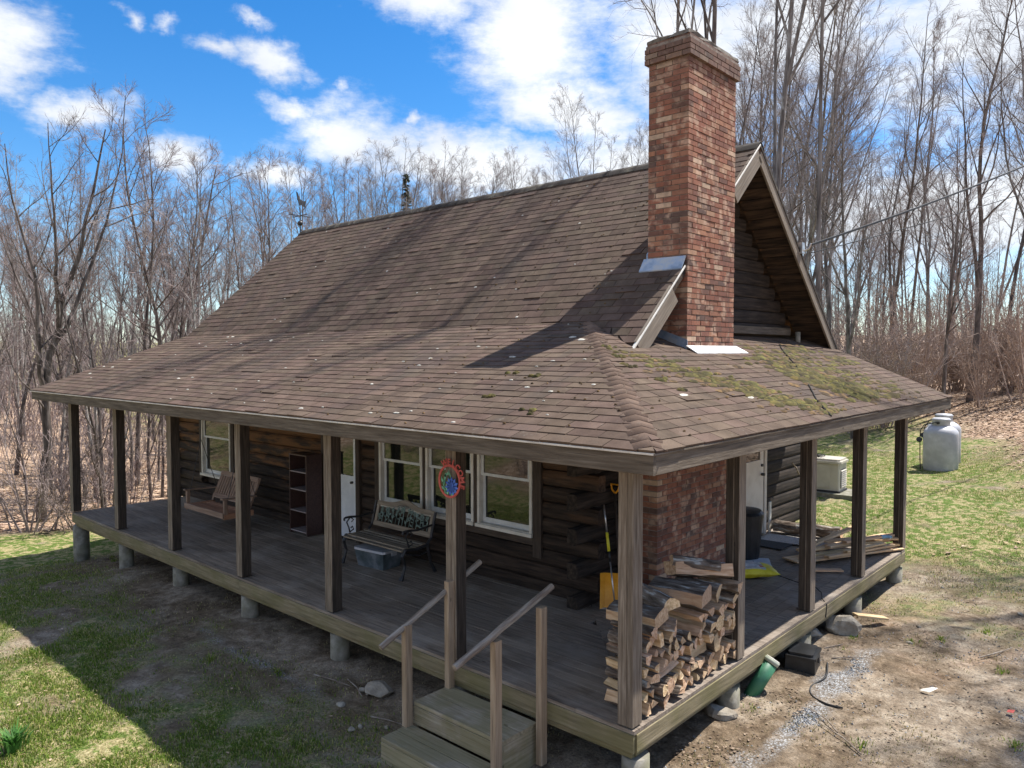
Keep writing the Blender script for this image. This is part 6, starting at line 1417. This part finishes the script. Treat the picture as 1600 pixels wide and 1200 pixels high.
X, Y = scatter(40000, -.3, 5, 0, 10.5, lambda x, y: .13+.45*(fbm(x, y, 1.1, 13) > .52)+.5*masks(x, y)[1]); field_mesh('leaf_scatter', X[:8500], Y[:8500], leafmk(.009, .024, 2), m_leafd, 'scattered dead leaves on the bare side yard')
X, Y = scatter(3000, -13, -.5, -4, .6, lambda x, y: x*0+.3); field_mesh('lawn_leaf_scatter', X[:520], Y[:520], leafmk(.012, .03, 5), m_leaf, 'a few dead leaves on the front lawn')
X, Y = scatter(40000, -30, -13.5, -6, 14, lambda x, y: masks(x, y)[1]); field_mesh('woodland_leaves', X[:14000], Y[:14000], leafmk(.04, .09, 3), m_leaf, 'brown leaf litter under the left woods')
# gravel chips
m_chip = mat('gravel_chip', [(.2, (.13, .14, .15)), (.5, (.25, .262, .275)), (.85, (.41, .42, .43))], 6, (1, 1, 1), .9, .35, .2)
qg = random.Random(4)
def chip(i):
    s_ = qg.uniform(.005, .0135); j = lambda: qg.uniform(.6, 1.2)*s_
    return [(-j(), -j()*.6, 0), (j(), -j()*.6, 0), (j()*.6, j(), 0), (-j()*.5, j()*.8, 0), (qg.uniform(-.3, .3)*s_, qg.uniform(-.3, .3)*s_, s_*qg.uniform(.5, 1.1))], [(0, 1, 4), (1, 2, 4), (2, 3, 4), (3, 0, 4)]
X, Y = scatter(95000, -.1, 4.2, -.5, 9, lambda x, y: np.maximum(masks(x, y)[2]**1.3, .035)); field_mesh('gravel', X[:24000], Y[:24000], chip, m_chip, 'blue grey gravel chips in the drip line and drive')
X, Y = scatter(9000, -8, -3, -1.0, .0, lambda x, y: masks(x, y)[2]); field_mesh('drip_gravel', X[:900], Y[:900], lambda i: ([(a*.6, b*.6, c*.6) for a, b, c in chip(i)[0]], chip(i)[1]), m_chip, 'thin line of gravel chips in front of the porch')

# ------------------------------------------------------------------ labels: tell the last look-alikes apart by their order in the photo
def settle_labels():
    by = {}
    for o in S.objects:
        if o.parent is None and o.get('label') and o.get('group') and 'mirrored' not in o['label'] and 'outside' not in o['label'] and o['group'] not in ('small loose stones', 'sticks on the ground', 'grass tufts by the porch'): by.setdefault(o['label'], []).append(o)
    for lb, L in by.items():
        if len(L) < 2: continue
        def u_of(o):
            p = WM[o.name].translation-CAM; return p.dot(CR)/max(p.dot(CD), .1)
        L.sort(key=u_of); n = len(L)
        for i, o in enumerate(L):
            lb_ = lb.replace(' bare', '') if len(lb.split()) > 12 else lb
            o['label'] = lb_+', '+('leftmost' if i == 0 else 'rightmost' if i == n-1 else ('second', 'third', 'fourth', 'fifth', 'sixth', 'seventh', 'eighth')[min(i, 7)-1]+' from left')
settle_labels()
